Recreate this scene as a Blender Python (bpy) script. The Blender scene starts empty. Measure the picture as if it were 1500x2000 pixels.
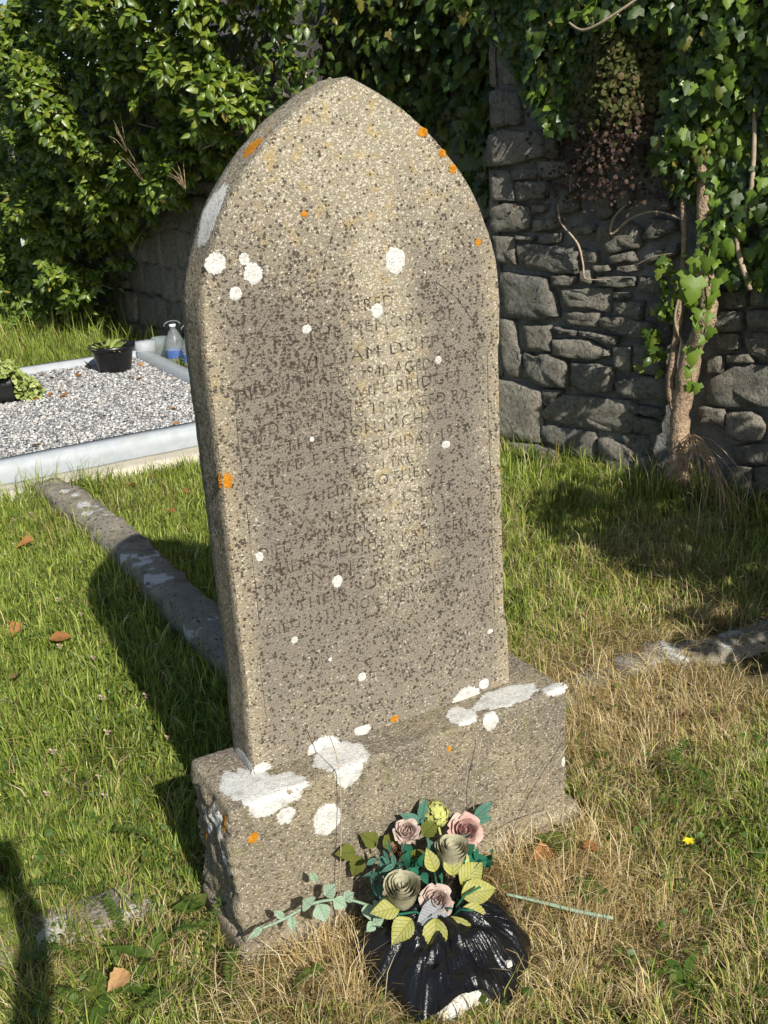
import bpy, bmesh, math, random
import numpy as np
from mathutils import Vector, Matrix, noise as mn
from mathutils.bvhtree import BVHTree
R = math.radians
rng = np.random.default_rng(7)
random.seed(7)
scene = bpy.context.scene
COL = scene.collection

# ---------------------------------------------------------------- camera
CAM = Vector((-.941, -1.784, 1.634))
yaw, pitch, roll = R(28.29), R(20.04), R(3.66)
fwd = Vector((math.sin(yaw)*math.cos(pitch), math.cos(yaw)*math.cos(pitch), -math.sin(pitch)))
rt = Vector((math.cos(yaw), -math.sin(yaw), 0))
dn = fwd.cross(rt)
rt, dn = math.cos(roll)*rt + math.sin(roll)*dn, -math.sin(roll)*rt + math.cos(roll)*dn
cd = bpy.data.cameras.new('camera'); cam = bpy.data.objects.new('camera', cd); COL.objects.link(cam)
up = -dn
cam.matrix_world = Matrix(((rt.x, up.x, -fwd.x, CAM.x), (rt.y, up.y, -fwd.y, CAM.y), (rt.z, up.z, -fwd.z, CAM.z), (0, 0, 0, 1)))
cd.sensor_fit = 'VERTICAL'; cd.sensor_height = 36; cd.sensor_width = 27; cd.lens = 36*2023/2000
cd.clip_start = .05; cd.clip_end = 600
scene.camera = cam
cy = scene.cycles; cy.max_bounces = 6; cy.diffuse_bounces = 3; cy.glossy_bounces = 2; cy.transmission_bounces = 5; cy.transparent_max_bounces = 8

# ---------------------------------------------------------------- light
SUN_EL = R(35.8)
SX, SY = .045, 1.0                                   # direction the light travels over the ground
sl = bpy.data.lights.new('sun', 'SUN'); sun = bpy.data.objects.new('sun', sl); COL.objects.link(sun)
sl.energy = 4.6; sl.angle = R(.53); sl.color = (1, .95, .86)
h = Vector((SX, SY, 0)).normalized()
ld = Vector((h.x*math.cos(SUN_EL), h.y*math.cos(SUN_EL), -math.sin(SUN_EL)))
sun.rotation_euler = ld.to_track_quat('-Z', 'Y').to_euler()
sun.location = (-1, -6, 6)
w = bpy.data.worlds.new('World'); scene.world = w; w.use_nodes = True
nt = w.node_tree; bg = nt.nodes['Background']; sky = nt.nodes.new('ShaderNodeTexSky')
sky.sky_type = 'NISHITA'; sky.sun_disc = False; sky.sun_elevation = SUN_EL
sky.sun_rotation = math.atan2(-SX, -SY)
nt.links.new(sky.outputs[0], bg.inputs[0]); bg.inputs[1].default_value = .075
scene.view_settings.view_transform = 'Standard'; scene.view_settings.look = 'None'
scene.view_settings.exposure = .55; scene.view_settings.gamma = 1

# ---------------------------------------------------------------- helpers
def tag(o, label=None, cat=None, group=None, kind=None):
    for k, v in (('label', label), ('category', cat), ('group', group), ('kind', kind)):
        if v: o[k] = v
    return o
def empty(name, loc=(0, 0, 0), rz=0, **k):
    o = bpy.data.objects.new(name, None); COL.objects.link(o)
    o.location = loc; o.rotation_euler = (0, 0, rz); o.empty_display_size = .05
    return tag(o, **k)
def link(name, me, parent=None, **k):
    o = bpy.data.objects.new(name, me); COL.objects.link(o)
    if parent: o.parent = parent
    return tag(o, **k)
def mk(name, V, F, mat, parent=None, smooth=True, col=None, **k):
    """V: vertices, F: list of faces or list of (n,k) index arrays; one mesh object"""
    return link(name, mkme(name, V, F, mat, smooth, col), parent, **k)
def mkme(name, V, F, mat, smooth=True, col=None):
    me = bpy.data.meshes.new(name)
    V = np.asarray(V, dtype=np.float32).reshape(-1, 3)
    if len(F) and isinstance(F[0], np.ndarray):
        idx = np.concatenate([f.ravel() for f in F]).astype(np.int32)
        tot = np.concatenate([np.full(len(f), f.shape[1]) for f in F]).astype(np.int32)
    else:
        idx = np.array([i for f in F for i in f], dtype=np.int32); tot = np.array([len(f) for f in F], dtype=np.int32)
    st = np.concatenate([[0], np.cumsum(tot)[:-1]]).astype(np.int32)
    me.vertices.add(len(V)); me.vertices.foreach_set('co', V.ravel())
    me.loops.add(len(idx)); me.loops.foreach_set('vertex_index', idx)
    me.polygons.add(len(tot)); me.polygons.foreach_set('loop_start', st); me.polygons.foreach_set('loop_total', tot)
    if smooth: me.polygons.foreach_set('use_smooth', np.ones(len(tot), dtype=bool))
    if col is not None:
        a = me.color_attributes.new('tint', 'FLOAT_COLOR', 'POINT')
        c = np.ones((len(V), 4), dtype=np.float32); c[:, :3] = col
        a.data.foreach_set('color', c.ravel())
    me.update(calc_edges=True); me.validate()
    me.materials.append(mat)
    return me
def grid_faces(nu, nv, wrap=False, off=0):
    f = []
    for i in range(nu - (0 if wrap else 1)):
        for j in range(nv-1):
            a = i*nv+j; b = ((i+1) % nu)*nv+j
            f.append((a+off, b+off, b+1+off, a+1+off))
    return f
def tube(P, rad, n=8, jit=0, seed=0):
    """vertices and faces of a tapering tube along points P"""
    P = [Vector(p) for p in P]; rr = random.Random(seed); V = []; F = []
    ref = Vector((.3, .2, 1))
    if hasattr(rad, '__len__') and len(rad) != len(P): rad = np.interp(np.linspace(0, 1, len(P)), np.linspace(0, 1, len(rad)), rad)
    for i, p in enumerate(P):
        t = (P[min(i+1, len(P)-1)]-P[max(i-1, 0)]).normalized()
        a = t.cross(ref);  a = (a if a.length > .05 else t.cross(Vector((1, 0, 0)))).normalized(); b = t.cross(a)
        r = float(rad[i] if hasattr(rad, "__len__") else rad)
        for k in range(n):
            an = 2*math.pi*k/n; q = r*(1+jit*(rr.random()-.5)*2)
            V.append(p+q*(a*math.cos(an)+b*math.sin(an)))
    m = len(P)
    for i in range(m-1):
        for k in range(n):
            F.append((i*n+k, i*n+(k+1) % n, (i+1)*n+(k+1) % n, (i+1)*n+k))
    F.append(tuple(range(n-1, -1, -1))); F.append(tuple(range((m-1)*n, m*n)))
    return V, F
def smooth_path(P, k=5):
    """Catmull-Rom through P"""
    P = [Vector(p) for p in P]; Q = []
    for i in range(len(P)-1):
        a, b, c, d = P[max(i-1, 0)], P[i], P[i+1], P[min(i+2, len(P)-1)]
        for j in range(k):
            t = j/k
            Q.append(.5*((2*b)+(c-a)*t+(2*a-5*b+4*c-d)*t*t+(3*b-a-3*c+d)*t*t*t))
    Q.append(P[-1]); return Q
def join(parts):
    V = []; F = []
    for v, f in parts:
        o = len(V); V += [tuple(p) for p in v]; F += [tuple(i+o for i in q) for q in f]
    return V, F
def fbm(p, s=1, o=3): return mn.fractal(Vector(p)*s, 1, 2, o)

# ---------------------------------------------------------------- materials
class NT:
    def __init__(s, name):
        s.m = bpy.data.materials.new(name); s.m.use_nodes = True; s.t = s.m.node_tree; s.t.nodes.clear()
        s.out = s.n('OutputMaterial')
    def n(s, kind, **k):
        x = s.t.nodes.new('ShaderNode'+kind)
        for a, b in k.items(): setattr(x, a, b)
        return x
    def l(s, a, b): s.t.links.new(a, b)
    def put(s, sock, v):
        if isinstance(v, bpy.types.NodeSocket): s.l(v, sock)
        elif v is not None: sock.default_value = v
    def coord(s, w='Object'): return s.n('TexCoord').outputs[w]
    def noise(s, vec, scale, detail=3, rough=.55, dist=0):
        x = s.n('TexNoise'); s.put(x.inputs['Vector'], vec); x.inputs['Scale'].default_value = scale
        x.inputs['Detail'].default_value = detail; x.inputs['Roughness'].default_value = rough; x.inputs['Distortion'].default_value = dist
        return x.outputs['Fac']
    def vor(s, vec, scale, feat='F1', rand=1):
        x = s.n('TexVoronoi', feature=feat); s.put(x.inputs['Vector'], vec); x.inputs['Scale'].default_value = scale
        x.inputs['Randomness'].default_value = rand
        return x.outputs
    def math(s, op, a, b=None, c=None, clamp=False):
        x = s.n('Math', operation=op, use_clamp=clamp); s.put(x.inputs[0], a); s.put(x.inputs[1], b); s.put(x.inputs[2], c); return x.outputs[0]
    def ramp(s, f, a, b):                       # linear step from a to b, clamped
        x = s.n('MapRange', clamp=True); s.put(x.inputs[0], f); s.put(x.inputs[1], a); s.put(x.inputs[2], b); return x.outputs[0]
    def mix(s, f, a, b, mode='MIX'):
        x = s.n('Mix', data_type='RGBA', blend_type=mode); s.put(x.inputs[0], f)
        for i, v in ((6, a), (7, b)): s.put(x.inputs[i], v if isinstance(v, bpy.types.NodeSocket) else (*v, 1))
        return x.outputs[2]
    def xyz(s, v):
        x = s.n('SeparateXYZ'); s.l(v, x.inputs[0]); return x.outputs
    def bump(s, hgt, strength=.5, dist=.01, nrm=None):
        x = s.n('Bump'); s.l(hgt, x.inputs['Height']); x.inputs['Strength'].default_value = strength; x.inputs['Distance'].default_value = dist
        if nrm: s.l(nrm, x.inputs['Normal'])
        return x.outputs[0]
    def bsdf(s, col, rough=.6, nrm=None, spec=.3, trans=0, tcol=None, **k):
        p = s.n('BsdfPrincipled'); s.put(p.inputs['Base Color'], col if isinstance(col, bpy.types.NodeSocket) else (*col, 1))
        s.put(p.inputs['Roughness'], rough); s.put(p.inputs['Specular IOR Level'], spec)
        if nrm: s.l(nrm, p.inputs['Normal'])
        for a, b in k.items(): s.put(p.inputs[a.replace('_', ' ')], b)
        o = p.outputs[0]
        if trans:
            t = s.n('BsdfTranslucent'); tc = tcol or col
            s.put(t.inputs[0], tc if isinstance(tc, bpy.types.NodeSocket) else (*tc, 1))
            if nrm: s.l(nrm, t.inputs['Normal'])
            m = s.n('MixShader'); m.inputs[0].default_value = trans; s.l(o, m.inputs[1]); s.l(t.outputs[0], m.inputs[2]); o = m.outputs[0]
        s.l(o, s.out.inputs[0]); return s.m
    def rand(s):
        """one random value for each loose piece and each object"""
        a = s.n('NewGeometry').outputs['Random Per Island']; b = s.n('ObjectInfo').outputs['Random']
        return s.math('FRACT', s.math('ADD', a, b))

def mat_headstone(name, crust=1.0, carved=False, side=False):
    t = NT(name); co = t.coord(); x, y, z = t.xyz(co)
    big = t.noise(co, 4.2, 4, .6); mid = t.noise(co, 16, 3); wob = t.math('SUBTRACT', t.noise(co, 6, 3), .5)
    # a broad pale crust runs down the middle and covers the top
    xs = t.math('ADD', x, t.math('MULTIPLY', wob, .16))
    st = t.ramp(t.math('ABSOLUTE', t.math('SUBTRACT', xs, .05)), .11, .03)
    st = t.math('MULTIPLY', st, t.ramp(z, .55, 1.0))
    tp = t.ramp(t.math('ADD', t.math('SUBTRACT', z, t.math('MULTIPLY', t.math('ABSOLUTE', xs), .35)), t.math('MULTIPLY', big, .35)), 1.42, 1.72)
    rgt = t.math('MULTIPLY', t.ramp(t.math('ABSOLUTE', xs), .25, .32), .55)
    low = t.math('MULTIPLY', t.ramp(z, .75, .45), .25)
    pale = t.math('MAXIMUM', t.math('MAXIMUM', st, low), t.math('MAXIMUM', tp, rgt))
    stain = t.math('MULTIPLY', t.ramp(t.math('ABSOLUTE', t.math('ADD', xs, .16)), .17, .03), t.math('MULTIPLY', t.ramp(z, 1.0, 1.2), t.ramp(z, 1.6, 1.42)))
    base = t.mix(t.ramp(big, .35, .65), (.152, .134, .120), (.195, .170, .142))
    base = t.mix(t.math('MULTIPLY', t.ramp(t.math('ABSOLUTE', x), .275, .31), .7), base, (.30, .245, .165))
    base = t.mix(t.math('MULTIPLY', pale, .62), base, (.395, .347, .235))
    base = t.mix(t.math('MULTIPLY', stain, .22), base, (.12, .098, .08))
    fine = t.noise(co, 520, 2, .7)
    base = t.mix(t.ramp(fine, .4, .62), t.mix(.35, base, (.09, .075, .06)), t.mix(.35, base, (.50, .44, .33)))
    # warped lookup so that dots and blots are not perfect circles
    wv = t.n('VectorMath', operation='MULTIPLY_ADD'); nz_ = t.n('TexNoise'); t.l(co, nz_.inputs['Vector']); nz_.inputs['Scale'].default_value = 210
    t.l(nz_.outputs['Color'], wv.inputs[0]); wv.inputs[1].default_value = (.0065, .0065, .0065); t.l(co, wv.inputs[2]); wc = wv.outputs[0]
    v = t.vor(wc, 215); cell = t.xyz(v['Color'])[0]
    dot = t.math('MULTIPLY', t.ramp(v['Distance'], .58, .36), t.ramp(t.math('ADD', cell, t.math('MULTIPLY', pale, .40)), .90, .98))
    v2 = t.vor(wc, 115); cell2 = t.xyz(v2['Color'])[1]
    dot2 = t.math('MULTIPLY', t.ramp(v2['Distance'], .52, .40), t.ramp(t.math('ADD', cell2, t.math('MULTIPLY', pale, .36)), .96, 1.0))
    dots = t.math('MAXIMUM', dot, dot2)
    dots = t.math('MULTIPLY', dots, t.ramp(t.math('ADD', t.noise(co, 28, 3), t.math('MULTIPLY', pale, .35)), .45, .62)); c = t.mix(t.math('MULTIPLY', dots, .85), base, t.mix(cell2, (.64, .565, .41), (.50, .46, .39)))
    och = t.math('MULTIPLY', t.ramp(t.noise(co, 34, 3), .55, .66), t.math('MULTIPLY', pale, .55))
    c = t.mix(och, c, (.42, .30, .11))
    # dark blots
    dens = t.math('ADD', t.math('MULTIPLY', t.math('SUBTRACT', mid, .5), .55), t.math('MULTIPLY', t.math('SUBTRACT', big, .5), .45))
    dens = t.math('ADD', dens, t.math('MULTIPLY', stain, .12)); dens = t.math('SUBTRACT', dens, t.math('MULTIPLY', pale, .20 if not side else .1))
    v3 = t.vor(wc, 150); c3 = t.xyz(v3['Color'])[2]
    rad = t.math('MULTIPLY', t.math('ADD', t.math('SUBTRACT', c3, .38), dens), 1.2)
    dk = t.ramp(t.math('SUBTRACT', t.math('MINIMUM', rad, .62), v3['Distance']), 0., .10)
    v4 = t.vor(wc, 320); c4 = t.xyz(v4['Color'])[0]
    dk2 = t.ramp(t.math('SUBTRACT', t.math('MINIMUM', t.math('MULTIPLY', t.math('ADD', t.math('SUBTRACT', c4, .56), dens), 1.4), .6), v4['Distance']), 0., .12)
    dk = t.math('MAXIMUM', dk, t.math('MULTIPLY', dk2, .85))
    c = t.mix(t.math('MULTIPLY', dk, .86*crust), c, (.050, .039, .031))
    if carved: c = t.mix(t.ramp(t.noise(co, 55, 3), .40, .56), (.060, .049, .040), t.mix(.32, c, (.06, .048, .038)))
    hgt = t.math('ADD', t.math('MULTIPLY', t.noise(co, 330, 3, .65), .8), t.math('MULTIPLY', t.math('SUBTRACT', 1., v['Distance']), .5))
    hgt = t.math('SUBTRACT', hgt, t.math('MULTIPLY', dk, .25))
    return t.bsdf(c, .93, t.bump(hgt, 1.0, .007 if side else .0035), .15)
M = {}
M['stone'] = mat_headstone('weathered_stone')
M['stone_side'] = mat_headstone('weathered_stone_side', .8, side=True)
M['carved'] = mat_headstone('carved_letter_stone', carved=True)
def mat_plinth():
    t = NT('plinth_stone'); co = t.coord(); big = t.noise(co, 7, 4)
    c = t.mix(t.ramp(big, .35, .65), (.22, .19, .15), (.33, .28, .19))
    v = t.vor(co, 190); cell = t.xyz(v['Color'])[0]
    c = t.mix(t.math('MULTIPLY', t.ramp(v['Distance'], .5, .3), t.ramp(cell, .62, .75)), c, (.55, .48, .36))
    c = t.mix(t.math('MULTIPLY', t.ramp(t.noise(co, 130, 3, .6), .54, .62), .7), c, (.06, .05, .038))
    c = t.mix(t.math('MULTIPLY', t.ramp(t.noise(co, 22, 3), .56, .7), .5), c, (.20, .19, .085))
    hgt = t.math('ADD', t.noise(co, 260, 3, .7), t.math('MULTIPLY', v['Distance'], -.5))
    return t.bsdf(c, .95, t.bump(hgt, 1., .006), .12)
M['plinth'] = mat_plinth()
def mat_lichen(name, a, b, sc=120, r=.95):
    t = NT(name); co = t.coord(); c = t.mix(t.ramp(t.noise(co, sc, 3), .35, .7), a, b)
    c = t.mix(t.ramp(t.noise(co, 260, 3), .56, .68), c, tuple(q*.45 for q in a)); c = t.mix(t.ramp(t.noise(co, 45, 3), .5, .75), c, tuple(q*.75 for q in b))
    ed = t.n('VertexColor', layer_name='tint').outputs[0]; al = t.ramp(t.math('ADD', t.noise(co, 240, 4, .7), t.math('MULTIPLY', t.xyz(ed)[0], .75)), .56, .60)
    return t.bsdf(c, r, t.bump(t.noise(co, 300, 3), .8, .004), .1, Alpha=al)
M['lichen'] = mat_lichen('white_lichen', (.65, .64, .60), (.50, .49, .455))
M['lichen_o'] = mat_lichen('orange_lichen', (.55, .24, .02), (.40, .15, .015), 200)
def mat_wallstone():
    t = NT('rubble_stone'); co = t.n('TexCoord').outputs['Object']; r = t.n('ObjectInfo').outputs['Random']
    big = t.noise(co, 9, 4)
    c = t.mix(r, (.25, .245, .22), (.40, .37, .30)); c = t.mix(t.ramp(big, .35, .65), c, t.mix(.5, c, (.24, .21, .155)))
    c = t.mix(t.math('MULTIPLY', t.ramp(t.noise(co, 45, 5, .75), .48, .66), .75), c, (.075, .07, .06))
    c = t.mix(t.ramp(t.noise(co, 110, 2), .66, .72), c, (.42, .41, .36))
    hgt = t.math('ADD', t.noise(co, 26, 6, .7), t.math('MULTIPLY', t.noise(co, 170, 3), .3))
    return t.bsdf(c, .92, t.bump(hgt, 1., .05), .15)
M['wstone'] = mat_wallstone()
def mat_mortar():
    t = NT('old_mortar'); co = t.coord()
    c = t.mix(t.ramp(t.noise(co, 12, 5), .35, .7), (.18, .175, .16), (.34, .335, .315))
    c = t.mix(t.ramp(t.noise(co, 90, 2), .60, .7), c, (.30, .30, .29))
    return t.bsdf(c, .95, t.bump(t.noise(co, 60, 5, .7), 1., .02), .1)
M['mortar'] = mat_mortar()
def mat_kerbstone(name, a, b, moss=.5):
    t = NT(name); co = t.coord(); c = t.mix(t.ramp(t.noise(co, 14, 5), .35, .65), a, b)
    c = t.mix(t.ramp(t.noise(co, 60, 3, .65), .58, .66), c, (.05, .045, .04))
    c = t.mix(t.ramp(t.noise(co, 7.5, 4, .6), .60, .63), c, (.60, .60, .58))
    return t.bsdf(c, .92, t.bump(t.noise(co, 60, 5, .7), 1., .02), .15)
M['kerb_old'] = mat_kerbstone('old_kerb_stone', (.24, .22, .18), (.36, .325, .25))
def mat_simple(name, a, b, sc=30, rough=.7, bsc=60, bs=.3, bd=.004, spec=.3, **k):
    t = NT(name); co = t.coord(); c = t.mix(t.ramp(t.noise(co, sc, 4), .3, .7), a, b)
    return t.bsdf(c, rough, t.bump(t.noise(co, bsc, 3), bs, bd), spec, **k)
t = NT('pale_granite_kerb'); co = t.coord(); kz = t.xyz(co)[2]
c = t.mix(t.ramp(t.noise(co, 25, 4), .3, .7), (.30, .33, .36), (.36, .385, .405)); c = t.mix(t.math('MULTIPLY', t.ramp(t.noise(co, 9, 5, .7), .5, .72), .5), c, (.26, .27, .25))
c = t.mix(t.math('MULTIPLY', t.ramp(t.math('ADD', kz, t.math('MULTIPLY', t.noise(co, 30, 3), .05)), .06, .02), .6), c, (.22, .21, .15)); M['kerb_new'] = t.bsdf(c, .55, t.bump(t.noise(co, 300, 3), .2, .003), .35)
M['cement'] = mat_simple('cream_cement', (.44, .40, .31), (.52, .48, .39), 18, .9, 80, .4, .005, .2)
M['soil'] = mat_simple('soil', (.055, .04, .025), (.11, .085, .05), 25, .95, 60, 1, .02, .1)
def mat_ground():
    t = NT('turf_floor'); co = t.coord(); n = t.noise(co, 5, 4)
    c = t.mix(t.ramp(n, .35, .65), (.085, .095, .03), (.19, .15, .075)); c = t.mix(t.ramp(t.noise(co, 70, 4, .7), .45, .7), c, (.07, .06, .03))
    return t.bsdf(c, .95, t.bump(t.noise(co, 120, 4, .7), 1, .02), .1)
M['ground'] = mat_ground()
def mat_tint(name, trans=.3, rough=.6, spec=.25, boost=1.):
    t = NT(name); a = t.n('VertexColor', layer_name='tint').outputs[0]
    return t.bsdf(a, rough, None, spec, trans, a)
M['blade'] = mat_tint('grass_blades', .38, .5, .3)
M['pebble'] = mat_tint('grey_pebbles', 0, .75, .3)
def mat_leaf(name, cols, trans=.28, rough=.34, spec=.45, vein=True, bsc=120):
    t = NT(name); r = t.rand(); co = t.coord()
    x = t.n('ValToRGB'); t.l(r, x.inputs[0]); cr = x.color_ramp
    while len(cr.elements) < len(cols): cr.elements.new(.5)
    for i, (p, c) in enumerate(cols): cr.elements[i].position = p; cr.elements[i].color = (*c, 1)
    c = t.mix(t.math('MULTIPLY', t.ramp(t.noise(co, 60, 2), .4, .7), .35), x.outputs[0], tuple(q*.55 for q in cols[0][1]))
    tc = t.mix(.5, c, (.30, .40, .03))
    return t.bsdf(c, rough, t.bump(t.noise(co, bsc, 2), .25, .004), spec, trans, tc)
M['ivy'] = mat_leaf('ivy_leaf', [(0, (.045, .085, .012)), (.35, (.095, .16, .018)), (.8, (.175, .235, .026)), (.985, (.26, .30, .04)), (1, (.28, .20, .05))])
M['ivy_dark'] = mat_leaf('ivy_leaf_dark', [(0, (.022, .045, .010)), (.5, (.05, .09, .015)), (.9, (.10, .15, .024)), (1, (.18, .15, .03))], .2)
M['ivy_lime'] = mat_leaf('ivy_leaf_lit', [(0, (.11, .20, .022)), (1, (.20, .29, .04))], .3)  # lighter ivy leaf, sunlit look put into its colour
M['fern'] = mat_leaf('small_round_leaf', [(0, (.055, .075, .02)), (.6, (.10, .10, .03)), (1, (.12, .085, .04))], .2, .6, .2)
M['fern_dead'] = mat_leaf('dead_small_leaf', [(0, (.04, .026, .022)), (.6, (.075, .045, .034)), (1, (.13, .085, .06))], .1, .7, .2)
M['weed'] = mat_leaf('weed_leaf', [(0, (.05, .10, .015)), (.6, (.09, .15, .025)), (1, (.16, .18, .04))], .3, .5, .3)
M['variegated'] = mat_leaf('variegated_leaf', [(0, (.18, .26, .05)), (.5, (.32, .40, .11)), (1, (.50, .52, .22))], .3, .5, .3)
M['dry'] = mat_leaf('dry_leaf', [(0, (.24, .10, .03)), (.5, (.36, .17, .06)), (1, (.45, .27, .12))], .2, .7, .2)
M['bark'] = mat_simple('ivy_bark', (.22, .155, .10), (.46, .34, .23), 40, .9, 90, 1., .015, .15)
M['twig'] = mat_simple('pale_twig', (.26, .20, .13), (.44, .36, .26), 30, .85, 90, .5, .004, .15)
M['black'] = mat_simple('black_plastic', (.006, .006, .007), (.012, .012, .013), 20, .32, 60, .1, .002, .5)
M['foam'] = mat_simple('white_foam', (.72, .70, .64), (.55, .52, .46), 40, .95, 150, 1., .01, .15)

# ---------------------------------------------------------------- placement tools
CR, CU, CF = np.array(rt), np.array(dn), np.array(fwd); CP = np.array(CAM)
def view(P):
    """picture position (0..1 across and down) and distance of world points"""
    v = np.asarray(P, dtype=float)-CP; d = v@CF; s = 2023/np.maximum(d, .05)
    return .5+(v@CR)*s/1500, .5+(v@CU)*s/2000, d
def seen(P, m=.12):
    a, b, d = view(P); return (d > .1) & (a > -m) & (a < 1+m) & (b > -m) & (b < 1+m)
def unit(a): return a/np.maximum(np.linalg.norm(a, axis=-1, keepdims=True), 1e-9)
def tpl(kind):
    if kind == 'ovate': out = [(.17, .10), (.29, .32), (.19, .66)]
    elif kind == 'lobed': out = [(.20, -.14), (.52, .16), (.27, .36), (.30, .60)]
    elif kind == 'round': out = [(.34, .08), (.46, .45), (.28, .82)]
    elif kind == 'long': out = [(.09, .15), (.13, .5), (.08, .8)]
    else: out = [(.30, .15), (.22, .3), (.40, .5), (.2, .62), (.22, .8)]          # ragged dry leaf
    mid = [(0, 0, 0), (0, .35, .03), (0, .7, -.02), (0, 1, -.2)]
    k = len(out); V = mid[:]
    for s in (1, -1):
        for x, y in out: V.append((s*x, y, (-.5 if kind == 'ovate' else -.2)*x-.12*y*y + (.05 if kind == 'dry' else 0)*math.sin(9*x+5*y)))
    F = []
    def nearest(y): return 0 if y < .12 else (1 if y < .52 else 2)
    for s in (0, 1):
        L = [4+s*k+i for i in range(k)]; ms = [nearest(out[i][1]) for i in range(k)]
        seq = [(0, L[0], ms[0])]
        tri = [(0, L[0], 1)]
        cur = 1
        for i in range(1, k):
            if out[i][1] > .52 and cur == 1: tri.append((1, L[i-1], L[i])); tri.append((1, L[i], 2)); cur = 2
            else: tri.append((cur, L[i-1], L[i]))
        if cur == 1: tri.append((1, L[-1], 2))
        tri.append((2, L[-1], 3))
        F += tri if s == 0 else [t[::-1] for t in tri]
    return np.array(V, float), np.array(F)
TPL = {k: tpl(k) for k in ('ovate', 'lobed', 'round', 'long', 'dry')}
def cloud(name, P, T, N, S, kind, mat, parent, base=(0, 0, 0), sep=0, sepname='leaf', stuff=True):
    """leaves at P with tip direction T, upper side N, length S; the `sep` best visible become objects of their own"""
    P = np.asarray(P, float)-np.array(base); T = unit(np.asarray(T, float)); N = np.asarray(N, float)
    N = unit(N-(N*T).sum(1, keepdims=True)*T); X = np.cross(T, N); S = np.broadcast_to(S, (len(P),)).astype(float)
    V0, F0 = TPL[kind]; pick = np.zeros(len(P), bool)
    if sep:
        a, b, d = view(P+np.array(base)); ok = (a > -.02) & (a < 1.02) & (b > -.02) & (b < 1.02) & (d > .1)
        px = S*2023/np.maximum(d, .1); g = np.floor(a*1500/26).astype(int)*1000+np.floor(b*2000/26).astype(int)
        best = {}
        for i in np.argsort(d):
            if ok[i] and g[i] not in best: best[g[i]] = i
        ids = sorted(best.values(), key=lambda i: -px[i]*max(.3, abs(np.dot(N[i], CF))))[:sep]
        pick[ids] = True
        me = mkme(sepname, V0, [F0], mat)
        for i in ids:
            o = link(sepname, me, parent)
            m = Matrix(np.column_stack([X[i]*S[i], T[i]*S[i], N[i]*S[i], P[i]]).tolist()).to_4x4() if False else Matrix((
                (X[i][0]*S[i], T[i][0]*S[i], N[i][0]*S[i], P[i][0]), (X[i][1]*S[i], T[i][1]*S[i], N[i][1]*S[i], P[i][1]),
                (X[i][2]*S[i], T[i][2]*S[i], N[i][2]*S[i], P[i][2]), (0, 0, 0, 1)))
            o.matrix_local = m
    r = ~pick
    if r.sum():
        q = V0.copy()
        wob = 1+.25*(rng.random((r.sum(), 1))-.5)
        vv = (P[r][:, None, :]+S[r][:, None, None]*(X[r][:, None, :]*(q[None, :, :1]*wob[:, None])+T[r][:, None, :]*q[None, :, 1:2]+N[r][:, None, :]*q[None, :, 2:3]*(rng.random((r.sum(), 1, 1))*1.6)))
        off = (np.arange(r.sum())*len(q))[:, None, None]
        return mk(name, vv.reshape(-1, 3), [(F0[None]+off).reshape(-1, 3)], mat, parent, kind='stuff' if stuff else None)
def rnd(n, a=-1, b=1): return a+(b-a)*rng.random(n)
def rvec(n, s=1.): return rng.normal(0, s, (n, 3))

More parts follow.
